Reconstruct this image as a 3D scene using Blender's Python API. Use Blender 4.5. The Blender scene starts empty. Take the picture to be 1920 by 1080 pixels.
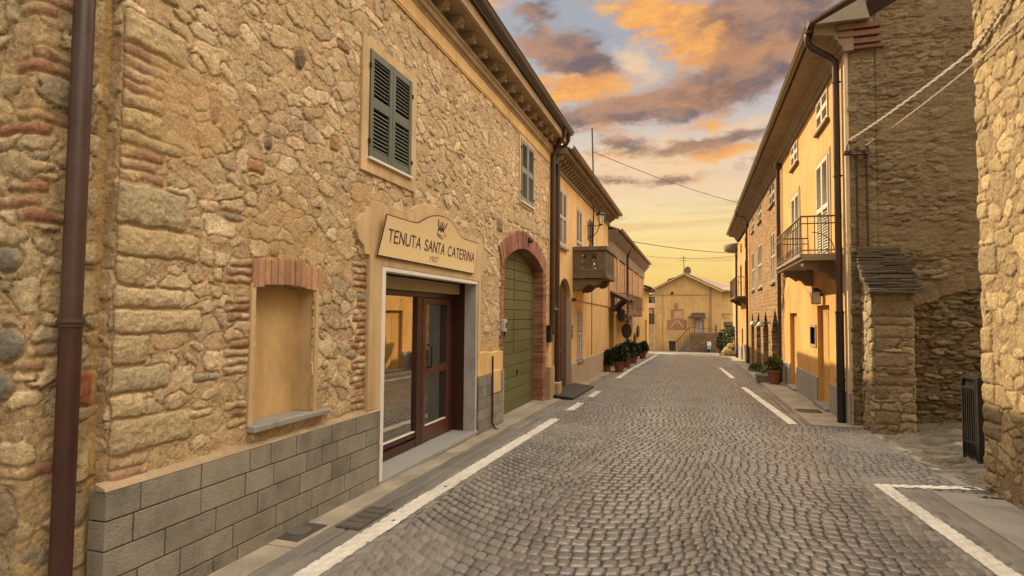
import bpy, math, random
import numpy as np
from mathutils import Vector, Matrix

R = math.radians
scene = bpy.context.scene
COL = scene.collection

# ------------------------------------------------------------------ camera
EYE = 1.6
FPX, ROLL, VPX, VPY = 1100.0, R(0.5), 1302.0, 593.0
c_, s_ = math.cos(ROLL), math.sin(ROLL)
dx_, dy_ = VPX - 960, VPY - 540
PITCH = math.atan((-s_*dx_ + c_*dy_) / FPX)
YAW = math.atan((c_*dx_ + s_*dy_) / FPX * math.cos(PITCH))
fwd = Vector((-math.sin(YAW)*math.cos(PITCH), math.cos(YAW)*math.cos(PITCH), math.sin(PITCH)))
rt0 = Vector((math.cos(YAW), math.sin(YAW), 0)); up0 = rt0.cross(fwd)
rt = c_*rt0 + s_*up0
up = -(s_*rt0 - c_*up0)
cam_d = bpy.data.cameras.new('camera'); cam = bpy.data.objects.new('camera', cam_d); COL.objects.link(cam)
cam_d.sensor_width = 36; cam_d.lens = FPX/1920*36; cam_d.clip_start = 0.05; cam_d.clip_end = 3000
M = Matrix(((rt.x, up.x, -fwd.x, 0), (rt.y, up.y, -fwd.y, 0), (rt.z, up.z, -fwd.z, EYE), (0, 0, 0, 1)))
cam.matrix_world = M
scene.camera = cam

# ------------------------------------------------------------------ exposure, sun
EXPO = 0.9
scene.view_settings.view_transform = 'Standard'; scene.view_settings.look = 'None'
scene.view_settings.exposure = EXPO; scene.view_settings.gamma = 1
SUN_AZ, SUN_EL = R(-47), R(34)          # azimuth from +Y, clockwise
sd = Vector((math.sin(SUN_AZ)*math.cos(SUN_EL), math.cos(SUN_AZ)*math.cos(SUN_EL), math.sin(SUN_EL)))
sun_d = bpy.data.lights.new('sun', 'SUN'); sun = bpy.data.objects.new('sun', sun_d); COL.objects.link(sun)
sun_d.energy = 4.0; sun_d.angle = R(0.6); sun_d.color = (1.0, 0.77, 0.47)
sun.rotation_euler = sd.to_track_quat('Z', 'Y').to_euler()

scene.cycles.max_bounces = 6; scene.cycles.diffuse_bounces = 4; scene.cycles.glossy_bounces = 3; scene.cycles.transmission_bounces = 2
def lin(r, g, b):
    f = lambda c: (c/255/12.92) if c/255 <= 0.04045 else ((c/255+0.055)/1.055)**2.4
    return (f(r), f(g), f(b))

# ------------------------------------------------------------------ world
def build_world():
    w = bpy.data.worlds.new('World'); scene.world = w; w.use_nodes = True
    nt = w.node_tree; nt.nodes.clear(); N = nt.nodes; L = nt.links
    def m(op, a, b=None, c=None, clamp=False):
        n = N.new('ShaderNodeMath'); n.operation = op; n.use_clamp = clamp
        for i, v in enumerate((a, b, c)):
            if v is None: continue
            if isinstance(v, (int, float)): n.inputs[i].default_value = v
            else: L.new(v, n.inputs[i])
        return n.outputs[0]
    def mix(f, a, b, mode='MIX'):
        n = N.new('ShaderNodeMix'); n.data_type = 'RGBA'; n.blend_type = mode
        for s, v in ((0, f), (6, a), (7, b)):
            if isinstance(v, (int, float)): n.inputs[s].default_value = v
            elif isinstance(v, tuple): n.inputs[s].default_value = (*v, 1)
            else: L.new(v, n.inputs[s])
        return n.outputs[2]
    def smooth(v, a, b):
        n = N.new('ShaderNodeMapRange'); n.interpolation_type = 'SMOOTHSTEP'
        L.new(v, n.inputs[0]); n.inputs[1].default_value = a; n.inputs[2].default_value = b
        return n.outputs[0]
    tc = N.new('ShaderNodeTexCoord'); sep = N.new('ShaderNodeSeparateXYZ'); L.new(tc.outputs['Generated'], sep.inputs[0])
    x, y, z = sep.outputs
    az = m('ARCTAN2', x, y); el = m('ARCSINE', z)
    azd = m('MULTIPLY', az, 57.2958); eld = m('MULTIPLY', el, 57.2958)
    sky = N.new('ShaderNodeTexSky'); sky.sky_type = 'NISHITA'; sky.sun_disc = False
    sky.sun_elevation = SUN_EL; sky.sun_rotation = SUN_AZ; sky.air_density = 1.2; sky.dust_density = 2.0
    STR = 0.1; K = 1.0/(STR*2**EXPO)
    def C(r, g, b, f=1.0):
        return tuple(v*K*f for v in lin(r, g, b))
    # base gradient by elevation
    cr = N.new('ShaderNodeValToRGB'); L.new(m('DIVIDE', eld, 40.0, clamp=True), cr.inputs[0])
    e = cr.color_ramp.elements
    stops = [(0.0, (240, 188, 92)), (3.0, (246, 202, 104)), (6.0, (252, 216, 128)), (9.5, (248, 220, 156)), (14.0, (230, 206, 180)), (19, (200, 188, 182)), (25, (166, 168, 174)), (40, (140, 150, 166))]
    e[0].position = 0; e[0].color = (*C(*stops[0][1]), 1); e[1].position = 1; e[1].color = (*C(*stops[-1][1]), 1)
    for p, c in stops[1:-1]:
        k = e.new(p/40); k.color = (*C(*c), 1)
    base = mix(0.05, cr.outputs[0], sky.outputs[0])
    # cloud noise on a flat cloud layer
    den = m('ADD', m('MAXIMUM', z, 0.0), 0.10)
    comb = N.new('ShaderNodeCombineXYZ'); L.new(m('DIVIDE', x, den), comb.inputs[0]); L.new(m('DIVIDE', y, den), comb.inputs[1])
    def noise(scale, det, rough, off, dist=0.0, src=None):
        mp = N.new('ShaderNodeMapping'); L.new(src or comb.outputs[0], mp.inputs[0]); mp.inputs['Location'].default_value = off
        n = N.new('ShaderNodeTexNoise'); L.new(mp.outputs[0], n.inputs['Vector'])
        n.inputs['Scale'].default_value = scale; n.inputs['Detail'].default_value = det; n.inputs['Roughness'].default_value = rough; n.inputs['Distortion'].default_value = dist
        return n.outputs[0]
    # angular noise to break up the outlines
    ang = N.new('ShaderNodeCombineXYZ'); L.new(m('MULTIPLY', azd, 0.055), ang.inputs[0]); L.new(m('MULTIPLY', eld, 0.12), ang.inputs[1])
    n1 = noise(1.5, 10, 0.66, (0.3, 1.7, 0), 0.5, ang.outputs[0])
    n2 = noise(3.6, 9, 0.62, (7.3, 2.7, 0), 0.4, ang.outputs[0])
    n3 = noise(8.0, 9, 0.68, (1.3, 9.2, 0), 0.3, ang.outputs[0])
    w1 = m('SUBTRACT', n1, 0.5); w2 = m('SUBTRACT', n2, 0.5); w3 = m('SUBTRACT', n3, 0.5)
    aw = m('ADD', azd, m('MULTIPLY', w2, 9.0)); ew = m('ADD', eld, m('MULTIPLY', w1, 4.5))
    def blobs(lst):
        tot = None
        for (a0, e0, ra, re, tilt, wt) in lst:
            da = m('SUBTRACT', aw, a0); de = m('SUBTRACT', m('SUBTRACT', ew, e0), m('MULTIPLY', da, tilt))
            q = m('ADD', m('POWER', m('DIVIDE', m('ABSOLUTE', da), ra), 2.0), m('POWER', m('DIVIDE', m('ABSOLUTE', de), re), 2.0))
            g = m('MULTIPLY', m('EXPONENT', m('MULTIPLY', q, -1.0)), wt)
            tot = g if tot is None else m('ADD', tot, g)
        return tot
    pale = blobs(SKY_PALE); org = blobs(SKY_ORANGE); drk = blobs(SKY_DARK)
    # outside the modelled patch: generic broken clouds
    gen = m('MULTIPLY', smooth(n1, 0.48, 0.62), smooth(m('ABSOLUTE', m('ADD', azd, 2.0)), 26, 40))
    det = m('ADD', m('MULTIPLY', w2, 0.9), m('MULTIPLY', w3, 1.05))
    fp = smooth(m('ADD', pale, m('MULTIPLY', det, 1.0)), 0.15, 1.0)
    fo = smooth(m('ADD', org, m('MULTIPLY', det, 1.25)), 0.12, 0.95)
    fd = smooth(m('ADD', m('ADD', drk, gen), m('MULTIPLY', det, 1.2)), 0.12, 0.92)
    strk = N.new('ShaderNodeCombineXYZ'); L.new(m('MULTIPLY', azd, 0.03), strk.inputs[0]); L.new(m('MULTIPLY', eld, 0.55), strk.inputs[1])
    n4 = noise(1.6, 7, 0.6, (4.4, 3.1, 0), 0.6, strk.outputs[0])
    fs = m('MULTIPLY', smooth(n4, 0.47, 0.68), m('MULTIPLY', smooth(eld, 1.5, 5.0), smooth(eld, 16.0, 9.0)))
    base = mix(m('MULTIPLY', fs, 0.5), base, C(226, 168, 116))
    col = mix(fp, base, C(246, 208, 166))
    col = mix(fo, col, mix(smooth(n3, 0.35, 0.65), C(232, 160, 104), C(255, 188, 104)))
    dk = mix(smooth(n2, 0.32, 0.66), C(112, 96, 98), C(190, 142, 112))
    col = mix(m('MULTIPLY', fd, 0.9), col, dk)
    # sky brightened overhead and to the east, added as fill for the shaded fronts
    lift = m('ADD', m('MULTIPLY', smooth(eld, 32, 58), LIFT_TOP), m('MULTIPLY', m('MULTIPLY', smooth(x, .24, .6), smooth(eld, 8, 34)), LIFT_EAST))
    col = mix(m('MINIMUM', lift, 1.0), col, mix(0.85, col, C(255, 238, 214)))
    lf = N.new('ShaderNodeVectorMath'); lf.operation = 'SCALE'; L.new(col, lf.inputs[0]); L.new(m('ADD', 1.0, lift), lf.inputs['Scale'])
    bg = N.new('ShaderNodeBackground'); L.new(lf.outputs[0], bg.inputs[0]); bg.inputs[1].default_value = STR
    out = N.new('ShaderNodeOutputWorld'); L.new(bg.outputs[0], out.inputs[0])

LIFT_TOP, LIFT_EAST = 3.0, 3.5
# (azimuth, elevation, width, height, tilt, weight) in degrees
SKY_PALE = [(-5, 15.0, 9, 1.6, .05, .9), (-1, 13.8, 8, 1.2, .05, .7), (-5.0, 23.0, 2.6, 2.2, -.3, .75), (-15, 21.5, 3, 2.0, 0, .6), (2, 11.6, 7, 1.2, 0, .6), (-9, 12, 6, 1.0, 0, .6), (-14, 26, 2.2, .8, .2, .5), (5, 17.5, 4, .8, .2, .6)]
SKY_ORANGE = [(-9.5, 21.8, 4.2, 1.5, -.12, 1.2), (-13.5, 21.0, 2.4, 1.2, 0, .9), (-2.8, 27.0, 5.5, 1.9, -.25, 1.25), (1.2, 24.0, 3.2, 2.0, -.2, 1.25), (1.2, 20.0, 4.0, .9, .1, .9), (7, 23.2, 3.2, 1.0, .2, .8), (3.6, 14.9, 3.6, .8, .15, .85), (1.0, 17.6, 3.0, .7, .1, .8), (-7.5, 14.6, 2.0, .5, 0, .6), (-8, 17.2, 3, .6, 0, .6), (-20, 28.5, 2.5, 1.2, 0, .7)]
SKY_DARK = [(-12.2, 24.6, 3.6, 1.9, .0, 1.25), (-9.6, 23.4, 2.4, 1.2, -.2, .8), (-3.5, 19.2, 7.5, 1.5, .12, 1.3), (-9.5, 18.6, 4.6, 1.0, .02, 1.0), (4.6, 21.8, 5.2, 1.9, .2, 1.15), (5.6, 26.3, 5.4, 2.2, .05, 1.35), (8.5, 23.6, 3.2, 2.6, .2, 1.0), (2.0, 15.8, 6.5, .8, .16, 1.05), (-7.0, 15.5, 2.8, .9, 0, .9), (-1.8, 12.9, 2.6, .55, 0, .95), (-7.6, 12.9, 2.2, .4, 0, .8), (5.6, 13.6, 3, .6, .1, .7), (-15.5, 27.5, 1.8, 1.6, 0, .8), (-8.5, 9.0, 2.4, .28, 0, .45), (4, 10.5, 4, .3, 0, .4)]
build_world()

# ------------------------------------------------------------------ ground profile
GY = [-200, 0, 4.5, 11, 20, 38, 58, 80, 2000]; GZ = [0.05, 0.02, 0, -.1, -.25, -.78, -1.75, -2.6, -2.6]
def gz(y): return float(np.interp(y, GY, GZ))
GZA = lambda y: np.interp(y, GY, GZ)

# ------------------------------------------------------------------ materials
MATS = {}
def new_mat(name):
    m = bpy.data.materials.new(name); m.use_nodes = True
    return m, m.node_tree, m.node_tree.nodes['Principled BSDF']
def pos_node(nt, scale=(1, 1, 1)):
    g = nt.nodes.new('ShaderNodeNewGeometry')
    mp = nt.nodes.new('ShaderNodeMapping'); mp.inputs['Scale'].default_value = scale
    nt.links.new(g.outputs['Position'], mp.inputs[0])
    return g, mp.outputs[0]
def tex_noise(nt, vec, scale, det=5, rough=.6, dist=0):
    n = nt.nodes.new('ShaderNodeTexNoise'); nt.links.new(vec, n.inputs['Vector'])
    n.inputs['Scale'].default_value = scale; n.inputs['Detail'].default_value = det
    n.inputs['Roughness'].default_value = rough; n.inputs['Distortion'].default_value = dist
    return n.outputs[0]
def ramp(nt, v, pts):
    n = nt.nodes.new('ShaderNodeValToRGB'); nt.links.new(v, n.inputs[0]); e = n.color_ramp.elements
    e[0].position, e[0].color = pts[0][0], (*pts[0][1], 1); e[1].position, e[1].color = pts[-1][0], (*pts[-1][1], 1)
    for p, c in pts[1:-1]:
        k = e.new(p); k.color = (*c, 1)
    return n.outputs[0]
def cmix(nt, f, a, b, mode='MIX'):
    n = nt.nodes.new('ShaderNodeMix'); n.data_type = 'RGBA'; n.blend_type = mode
    for s, v in ((0, f), (6, a), (7, b)):
        if isinstance(v, (int, float)): n.inputs[s].default_value = v
        elif isinstance(v, tuple): n.inputs[s].default_value = (*v, 1)
        else: nt.links.new(v, n.inputs[s])
    return n.outputs[2]
def bump(nt, bsdf, h, strength, dist, prev=None):
    b = nt.nodes.new('ShaderNodeBump'); b.inputs['Strength'].default_value = strength; b.inputs['Distance'].default_value = dist
    nt.links.new(h, b.inputs['Height'])
    if prev is not None: nt.links.new(prev, b.inputs['Normal'])
    nt.links.new(b.outputs[0], bsdf.inputs['Normal'])
    return b.outputs[0]
def mul(c, f): return tuple(v*f for v in c)

def simple(name, col, rough=.7, var=.25, scale=6, bstr=.3, bdist=.004, bscale=60, metal=0.0, spec=.4, island=0.0, stain=None, stretch=(1, 1, 1)):
    """one colour with cloudy variation, a little grain, optional per-piece variation and streaky stains"""
    if name in MATS: return MATS[name]
    m, nt, b = new_mat(name)
    g, p = pos_node(nt, stretch)
    n1 = tex_noise(nt, p, scale, 6, .65, .3); n2 = tex_noise(nt, p, bscale, 4, .7)
    c = ramp(nt, n1, [(.25, mul(col, 1-var)), (.5, col), (.75, mul(col, 1+var*.8))])
    if island:
        c = cmix(nt, 1.0, c, ramp(nt, g.outputs['Random Per Island'], [(0, (1-island,)*3), (1, (1+island, 1+island*.9, 1+island*.75))]), 'MULTIPLY')
    c = cmix(nt, .35, c, ramp(nt, n2, [(.3, (.62,)*3), (.7, (1.25,)*3)]), 'MULTIPLY')
    if stain:
        _, p2 = pos_node(nt, (1.3, 1.3, .55))
        n3 = tex_noise(nt, p2, 1.6, 7, .7, .6)
        c = cmix(nt, ramp(nt, n3, [(.47, (0, 0, 0)), (.68, (.75,)*3)]), c, stain)
    if 'plaster' in name:
        _, p3 = pos_node(nt, (7, 7, .45)); n4 = tex_noise(nt, p3, 1.0, 6, .7, .3); _, p4 = pos_node(nt); n5 = tex_noise(nt, p4, .9, 6, .72, .8)
        c = cmix(nt, .75, c, ramp(nt, n4, [(.30, (.74, .72, .68)), (.52, (1, 1, 1)), (.75, (1.10, 1.10, 1.12))]), 'MULTIPLY')
        c = cmix(nt, .8, c, ramp(nt, n5, [(.32, (.76, .74, .72)), (.5, (1, 1, 1)), (.70, (1.12, 1.13, 1.18))]), 'MULTIPLY')
    nt.links.new(c, b.inputs['Base Color'])
    r = ramp(nt, n1, [(.3, (max(rough-.1, .03),)*3), (.7, (min(rough+.1, 1),)*3)]); nt.links.new(r, b.inputs['Roughness'])
    b.inputs['Metallic'].default_value = metal; b.inputs['Specular IOR Level'].default_value = spec
    if bstr: bump(nt, b, n2, bstr, bdist)
    MATS[name] = m; return m

def stone_mat(name, rough=.88, fine=.45):
    m, nt, b = new_mat(name)
    g, p = pos_node(nt)
    at = nt.nodes.new('ShaderNodeAttribute'); at.attribute_name = 'Col'
    n1 = tex_noise(nt, p, 45, 6, .72, .4); n2 = tex_noise(nt, p, 130, 4, .7); n3 = tex_noise(nt, p, 9, 5, .6)
    c = cmix(nt, fine, at.outputs['Color'], ramp(nt, n1, [(.30, (.36, .33, .29)), (.5, (1, 1, 1)), (.72, (1.62, 1.60, 1.55))]), 'MULTIPLY')
    c = cmix(nt, .6, c, ramp(nt, n2, [(.32, (.5, .48, .45)), (.68, (1.45, 1.45, 1.42))]), 'MULTIPLY')
    c = cmix(nt, .5, c, ramp(nt, n3, [(.3, (.78, .75, .70)), (.7, (1.18, 1.18, 1.15))]), 'MULTIPLY')
    nt.links.new(c, b.inputs['Base Color']); b.inputs['Roughness'].default_value = rough
    b.inputs['Specular IOR Level'].default_value = .25
    k = bump(nt, b, n1, .85, .016); bump(nt, b, n2, .6, .005, k)
    MATS[name] = m; return m

def cobble_mat():
    m, nt, b = new_mat('granite_setts')
    g, p = pos_node(nt)
    at = nt.nodes.new('ShaderNodeAttribute'); at.attribute_name = 'Col'
    n1 = tex_noise(nt, p, 60, 5, .7); n2 = tex_noise(nt, p, 200, 3, .7); n3 = tex_noise(nt, p, 1.3, 5, .6)
    c = cmix(nt, .55, at.outputs['Color'], ramp(nt, n1, [(.28, (.55,)*3), (.72, (1.45,)*3)]), 'MULTIPLY')
    c = cmix(nt, .8, c, ramp(nt, n3, [(.3, (.66, .66, .68)), (.7, (1.22, 1.2, 1.14))]), 'MULTIPLY')
    nt.links.new(c, b.inputs['Base Color'])
    mr = nt.nodes.new('ShaderNodeMapRange'); nt.links.new(at.outputs['Alpha'], mr.inputs[0]); mr.inputs[3].default_value = .95; mr.inputs[4].default_value = .10
    ad = nt.nodes.new('ShaderNodeMath'); ad.operation = 'MULTIPLY_ADD'; nt.links.new(n1, ad.inputs[0]); ad.inputs[1].default_value = .25; nt.links.new(mr.outputs[0], ad.inputs[2])
    nt.links.new(ad.outputs[0], b.inputs['Roughness']); b.inputs['Specular IOR Level'].default_value = 1.0
    k = bump(nt, b, n1, .3, .0035); bump(nt, b, n2, .25, .0015, k)
    MATS['granite_setts'] = m; return m

def brick_mat(name, c1, c2, mortar, scale=1.0, w=.24, h=.07, mort=.012, rub=.5, axis='YZ'):
    m, nt, b = new_mat(name)
    g = nt.nodes.new('ShaderNodeNewGeometry'); sp = nt.nodes.new('ShaderNodeSeparateXYZ'); nt.links.new(g.outputs['Position'], sp.inputs[0])
    cb = nt.nodes.new('ShaderNodeCombineXYZ')
    nt.links.new(sp.outputs[1 if axis == 'YZ' else 0], cb.inputs[0]); nt.links.new(sp.outputs[2], cb.inputs[1])
    n0 = nt.nodes.new('ShaderNodeTexNoise'); nt.links.new(cb.outputs[0], n0.inputs['Vector']); n0.inputs['Scale'].default_value = 5; n0.inputs['Detail'].default_value = 4
    sub = nt.nodes.new('ShaderNodeVectorMath'); sub.operation = 'SUBTRACT'; nt.links.new(n0.outputs['Color'], sub.inputs[0]); sub.inputs[1].default_value = (.5, .5, .5)
    sc = nt.nodes.new('ShaderNodeVectorMath'); sc.operation = 'SCALE'; nt.links.new(sub.outputs[0], sc.inputs[0]); sc.inputs['Scale'].default_value = .12*rub
    ad = nt.nodes.new('ShaderNodeVectorMath'); ad.operation = 'ADD'; nt.links.new(cb.outputs[0], ad.inputs[0]); nt.links.new(sc.outputs[0], ad.inputs[1])
    bt = nt.nodes.new('ShaderNodeTexBrick'); nt.links.new(ad.outputs[0], bt.inputs['Vector'])
    bt.inputs['Color1'].default_value = (*c1, 1); bt.inputs['Color2'].default_value = (*c2, 1); bt.inputs['Mortar'].default_value = (*mortar, 1)
    bt.inputs['Scale'].default_value = scale; bt.inputs['Brick Width'].default_value = w; bt.inputs['Row Height'].default_value = h
    bt.inputs['Mortar Size'].default_value = mort; bt.inputs['Mortar Smooth'].default_value = .4; bt.offset_frequency = 2
    n1 = tex_noise(nt, g.outputs['Position'], 3, 6, .7, .4); n2 = tex_noise(nt, g.outputs['Position'], 50, 4, .7)
    c = cmix(nt, .7, bt.outputs[0], ramp(nt, n1, [(.3, (.7, .66, .6)), (.7, (1.3, 1.28, 1.22))]), 'MULTIPLY')
    c = cmix(nt, .5, c, ramp(nt, n2, [(.3, (.6,)*3), (.7, (1.35,)*3)]), 'MULTIPLY')
    nt.links.new(c, b.inputs['Base Color']); b.inputs['Roughness'].default_value = .9; b.inputs['Specular IOR Level'].default_value = .2
    inv = nt.nodes.new('ShaderNodeMath'); inv.operation = 'SUBTRACT'; inv.inputs[0].default_value = 1; nt.links.new(bt.outputs['Fac'], inv.inputs[1])
    k = bump(nt, b, inv.outputs[0], .8, .012); bump(nt, b, n2, .4, .006, k)
    MATS[name] = m; return m

def glass_mat(name, tint=(.02, .016, .01), refl=.5):
    """dark shop glazing with a strong mirror coat"""
    m, nt, b = new_mat(name)
    b.inputs['Base Color'].default_value = (*tint, 1); b.inputs['Roughness'].default_value = .04
    gl = nt.nodes.new('ShaderNodeBsdfGlossy'); gl.inputs['Roughness'].default_value = .015; gl.inputs['Color'].default_value = (.92, .88, .80, 1)
    mx = nt.nodes.new('ShaderNodeMixShader'); mx.inputs[0].default_value = refl
    nt.links.new(b.outputs[0], mx.inputs[1]); nt.links.new(gl.outputs[0], mx.inputs[2])
    nt.links.new(mx.outputs[0], nt.nodes['Material Output'].inputs[0])
    MATS[name] = m; return m

def leaf_mat(name, c1, c2):
    m, nt, b = new_mat(name)
    g = nt.nodes.new('ShaderNodeNewGeometry')
    nt.links.new(ramp(nt, g.outputs['Random Per Island'], [(0, c1), (1, c2)]), b.inputs['Base Color'])
    b.inputs['Roughness'].default_value = .5; b.inputs['Specular IOR Level'].default_value = .4
    MATS[name] = m; return m

# ------------------------------------------------------------------ object helpers
ORG = {}
def tag(o, label=None, cat=None, group=None, kind=None):
    if label: o['label'] = label
    if cat: o['category'] = cat
    if group: o['group'] = group
    if kind: o['kind'] = kind
    return o
def thing(name, loc, label, cat, group=None):
    o = bpy.data.objects.new(name, None); COL.objects.link(o); o.location = loc; o.empty_display_size = .2
    ORG[o.name] = Vector(loc); return tag(o, label, cat, group)
def link_mesh(name, me, mat, parent):
    o = bpy.data.objects.new(name, me); COL.objects.link(o)
    if mat: me.materials.append(mat)
    if parent is not None: o.parent = parent; ORG[o.name] = ORG[parent.name]
    else: ORG[o.name] = Vector((0, 0, 0))
    return o

class MB:
    def __init__(s): s.v = []; s.f = []
    def add(s, vs, fs):
        k = len(s.v); s.v += [tuple(v) for v in vs]; s.f += [tuple(i+k for i in f) for f in fs]; return s
    def box(s, x0, x1, y0, y1, z0, z1):
        x0, x1 = min(x0, x1), max(x0, x1); y0, y1 = min(y0, y1), max(y0, y1); z0, z1 = min(z0, z1), max(z0, z1)
        return s.add([(x0,y0,z0),(x1,y0,z0),(x1,y1,z0),(x0,y1,z0),(x0,y0,z1),(x1,y0,z1),(x1,y1,z1),(x0,y1,z1)],
                     [(0,3,2,1),(4,5,6,7),(0,1,5,4),(1,2,6,5),(2,3,7,6),(3,0,4,7)])
    def obox(s, c, ax, ay, az):
        c = Vector(c); ax, ay, az = Vector(ax), Vector(ay), Vector(az)
        vs = [c+i*ax+j*ay+k*az for k in (-1, 1) for j in (-1, 1) for i in (-1, 1)]
        fs = [(0,2,3,1),(4,5,7,6),(0,1,5,4),(1,3,7,5),(3,2,6,7),(2,0,4,6)]
        if ax.cross(ay).dot(az) < 0: fs = [f[::-1] for f in fs]
        return s.add(vs, fs)
    def prism(s, pts, off):
        n = len(pts); off = Vector(off); a = [Vector(p) for p in pts]; b = [p+off for p in a]
        nrm = Vector((0, 0, 0))
        for i in range(n): nrm += a[i].cross(a[(i+1) % n])
        fs = [tuple(range(n))[::-1], tuple(range(n, 2*n))] + [(i, (i+1) % n, n+(i+1) % n, n+i) for i in range(n)]
        if nrm.dot(off) < 0: fs = [f[::-1] for f in fs]
        return s.add(a+b, fs)
    def quad(s, *p): return s.add(p, [tuple(range(len(p)))])
    def tube(s, path, r, n=10, cap=True):
        P = [Vector(p) for p in path]; rs = r if isinstance(r, (list, tuple)) else [r]*len(P)
        t0 = (P[1]-P[0]).normalized(); u = t0.orthogonal().normalized(); rings = []
        for i, p in enumerate(P):
            t = (P[min(i+1, len(P)-1)]-P[max(i-1, 0)]).normalized()
            u = (u - t*u.dot(t)).normalized(); w = t.cross(u)
            rings += [p+rs[i]*(math.cos(2*math.pi*k/n)*u+math.sin(2*math.pi*k/n)*w) for k in range(n)]
        fs = [(i*n+k, i*n+(k+1) % n, (i+1)*n+(k+1) % n, (i+1)*n+k) for i in range(len(P)-1) for k in range(n)]
        if cap: fs += [tuple(range(n))[::-1], tuple((len(P)-1)*n+k for k in range(n))]
        return s.add(rings, fs)
    def lathe(s, c, prof, n=20):
        cx, cy, cz = c; vs = []
        for r, z in prof: vs += [(cx+r*math.cos(2*math.pi*k/n), cy+r*math.sin(2*math.pi*k/n), cz+z) for k in range(n)]
        fs = [(i*n+k, i*n+(k+1) % n, (i+1)*n+(k+1) % n, (i+1)*n+k) for i in range(len(prof)-1) for k in range(n)]
        fs += [tuple(range(n))[::-1], tuple((len(prof)-1)*n+k for k in range(n))]
        return s.add(vs, fs)
    def sweep(s, prof, p0, p1):
        """profile in (x,z) extruded along Y from p0 to p1 (offsets added to x,z)"""
        return s.prism([(x+p0[0], p0[1], z+p0[2]) for x, z in prof], Vector(p1)-Vector(p0))
    def build(s, name, mat, parent=None, bevel=0, smooth=False, label=None, kind=None):
        me = bpy.data.meshes.new(name); org = ORG[parent.name] if parent is not None else Vector((0, 0, 0))
        me.from_pydata([(x-org.x, y-org.y, z-org.z) for x, y, z in s.v], [], s.f)
        if smooth: me.polygons.foreach_set('use_smooth', [True]*len(me.polygons))
        o = link_mesh(name, me, mat, parent)
        if bevel:
            b = o.modifiers.new('bevel', 'BEVEL'); b.width = bevel; b.segments = 2; b.limit_method = 'ANGLE'; b.angle_limit = R(40)
        if smooth:
            try:
                me.set_sharp_from_angle(angle=R(42))
            except Exception: pass
        if label: o['label'] = label
        if kind: o['kind'] = kind
        return o

# ------------------------------------------------------------------ numpy noise
def vnoise(x, y, seed):
    rs = np.random.RandomState(seed); T = rs.rand(256, 256).astype(np.float32)
    xi = np.floor(x).astype(np.int64); yi = np.floor(y).astype(np.int64)
    fx = (x-xi).astype(np.float32); fy = (y-yi).astype(np.float32)
    fx = fx*fx*(3-2*fx); fy = fy*fy*(3-2*fy)
    a = T[xi & 255, yi & 255]; b = T[(xi+1) & 255, yi & 255]; c = T[xi & 255, (yi+1) & 255]; d = T[(xi+1) & 255, (yi+1) & 255]
    return (a*(1-fx)+b*fx)*(1-fy)+(c*(1-fx)+d*fx)*fy
def fbm(x, y, seed, o=4, g=.5):
    t = 0; amp = 1; tot = 0
    for k in range(o):
        t = t+amp*vnoise(x*2**k, y*2**k, seed+k*17); tot += amp; amp *= g
    return t/tot
def sstep(a, b, x):
    t = np.clip((x-a)/(b-a), 0, 1); return t*t*(3-2*t)
def hsh(i, j, seed):
    T = np.random.RandomState(seed).rand(8192).astype(np.float32)
    return T[(i*7919+j*104729+i*j*31) & 8191]

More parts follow.
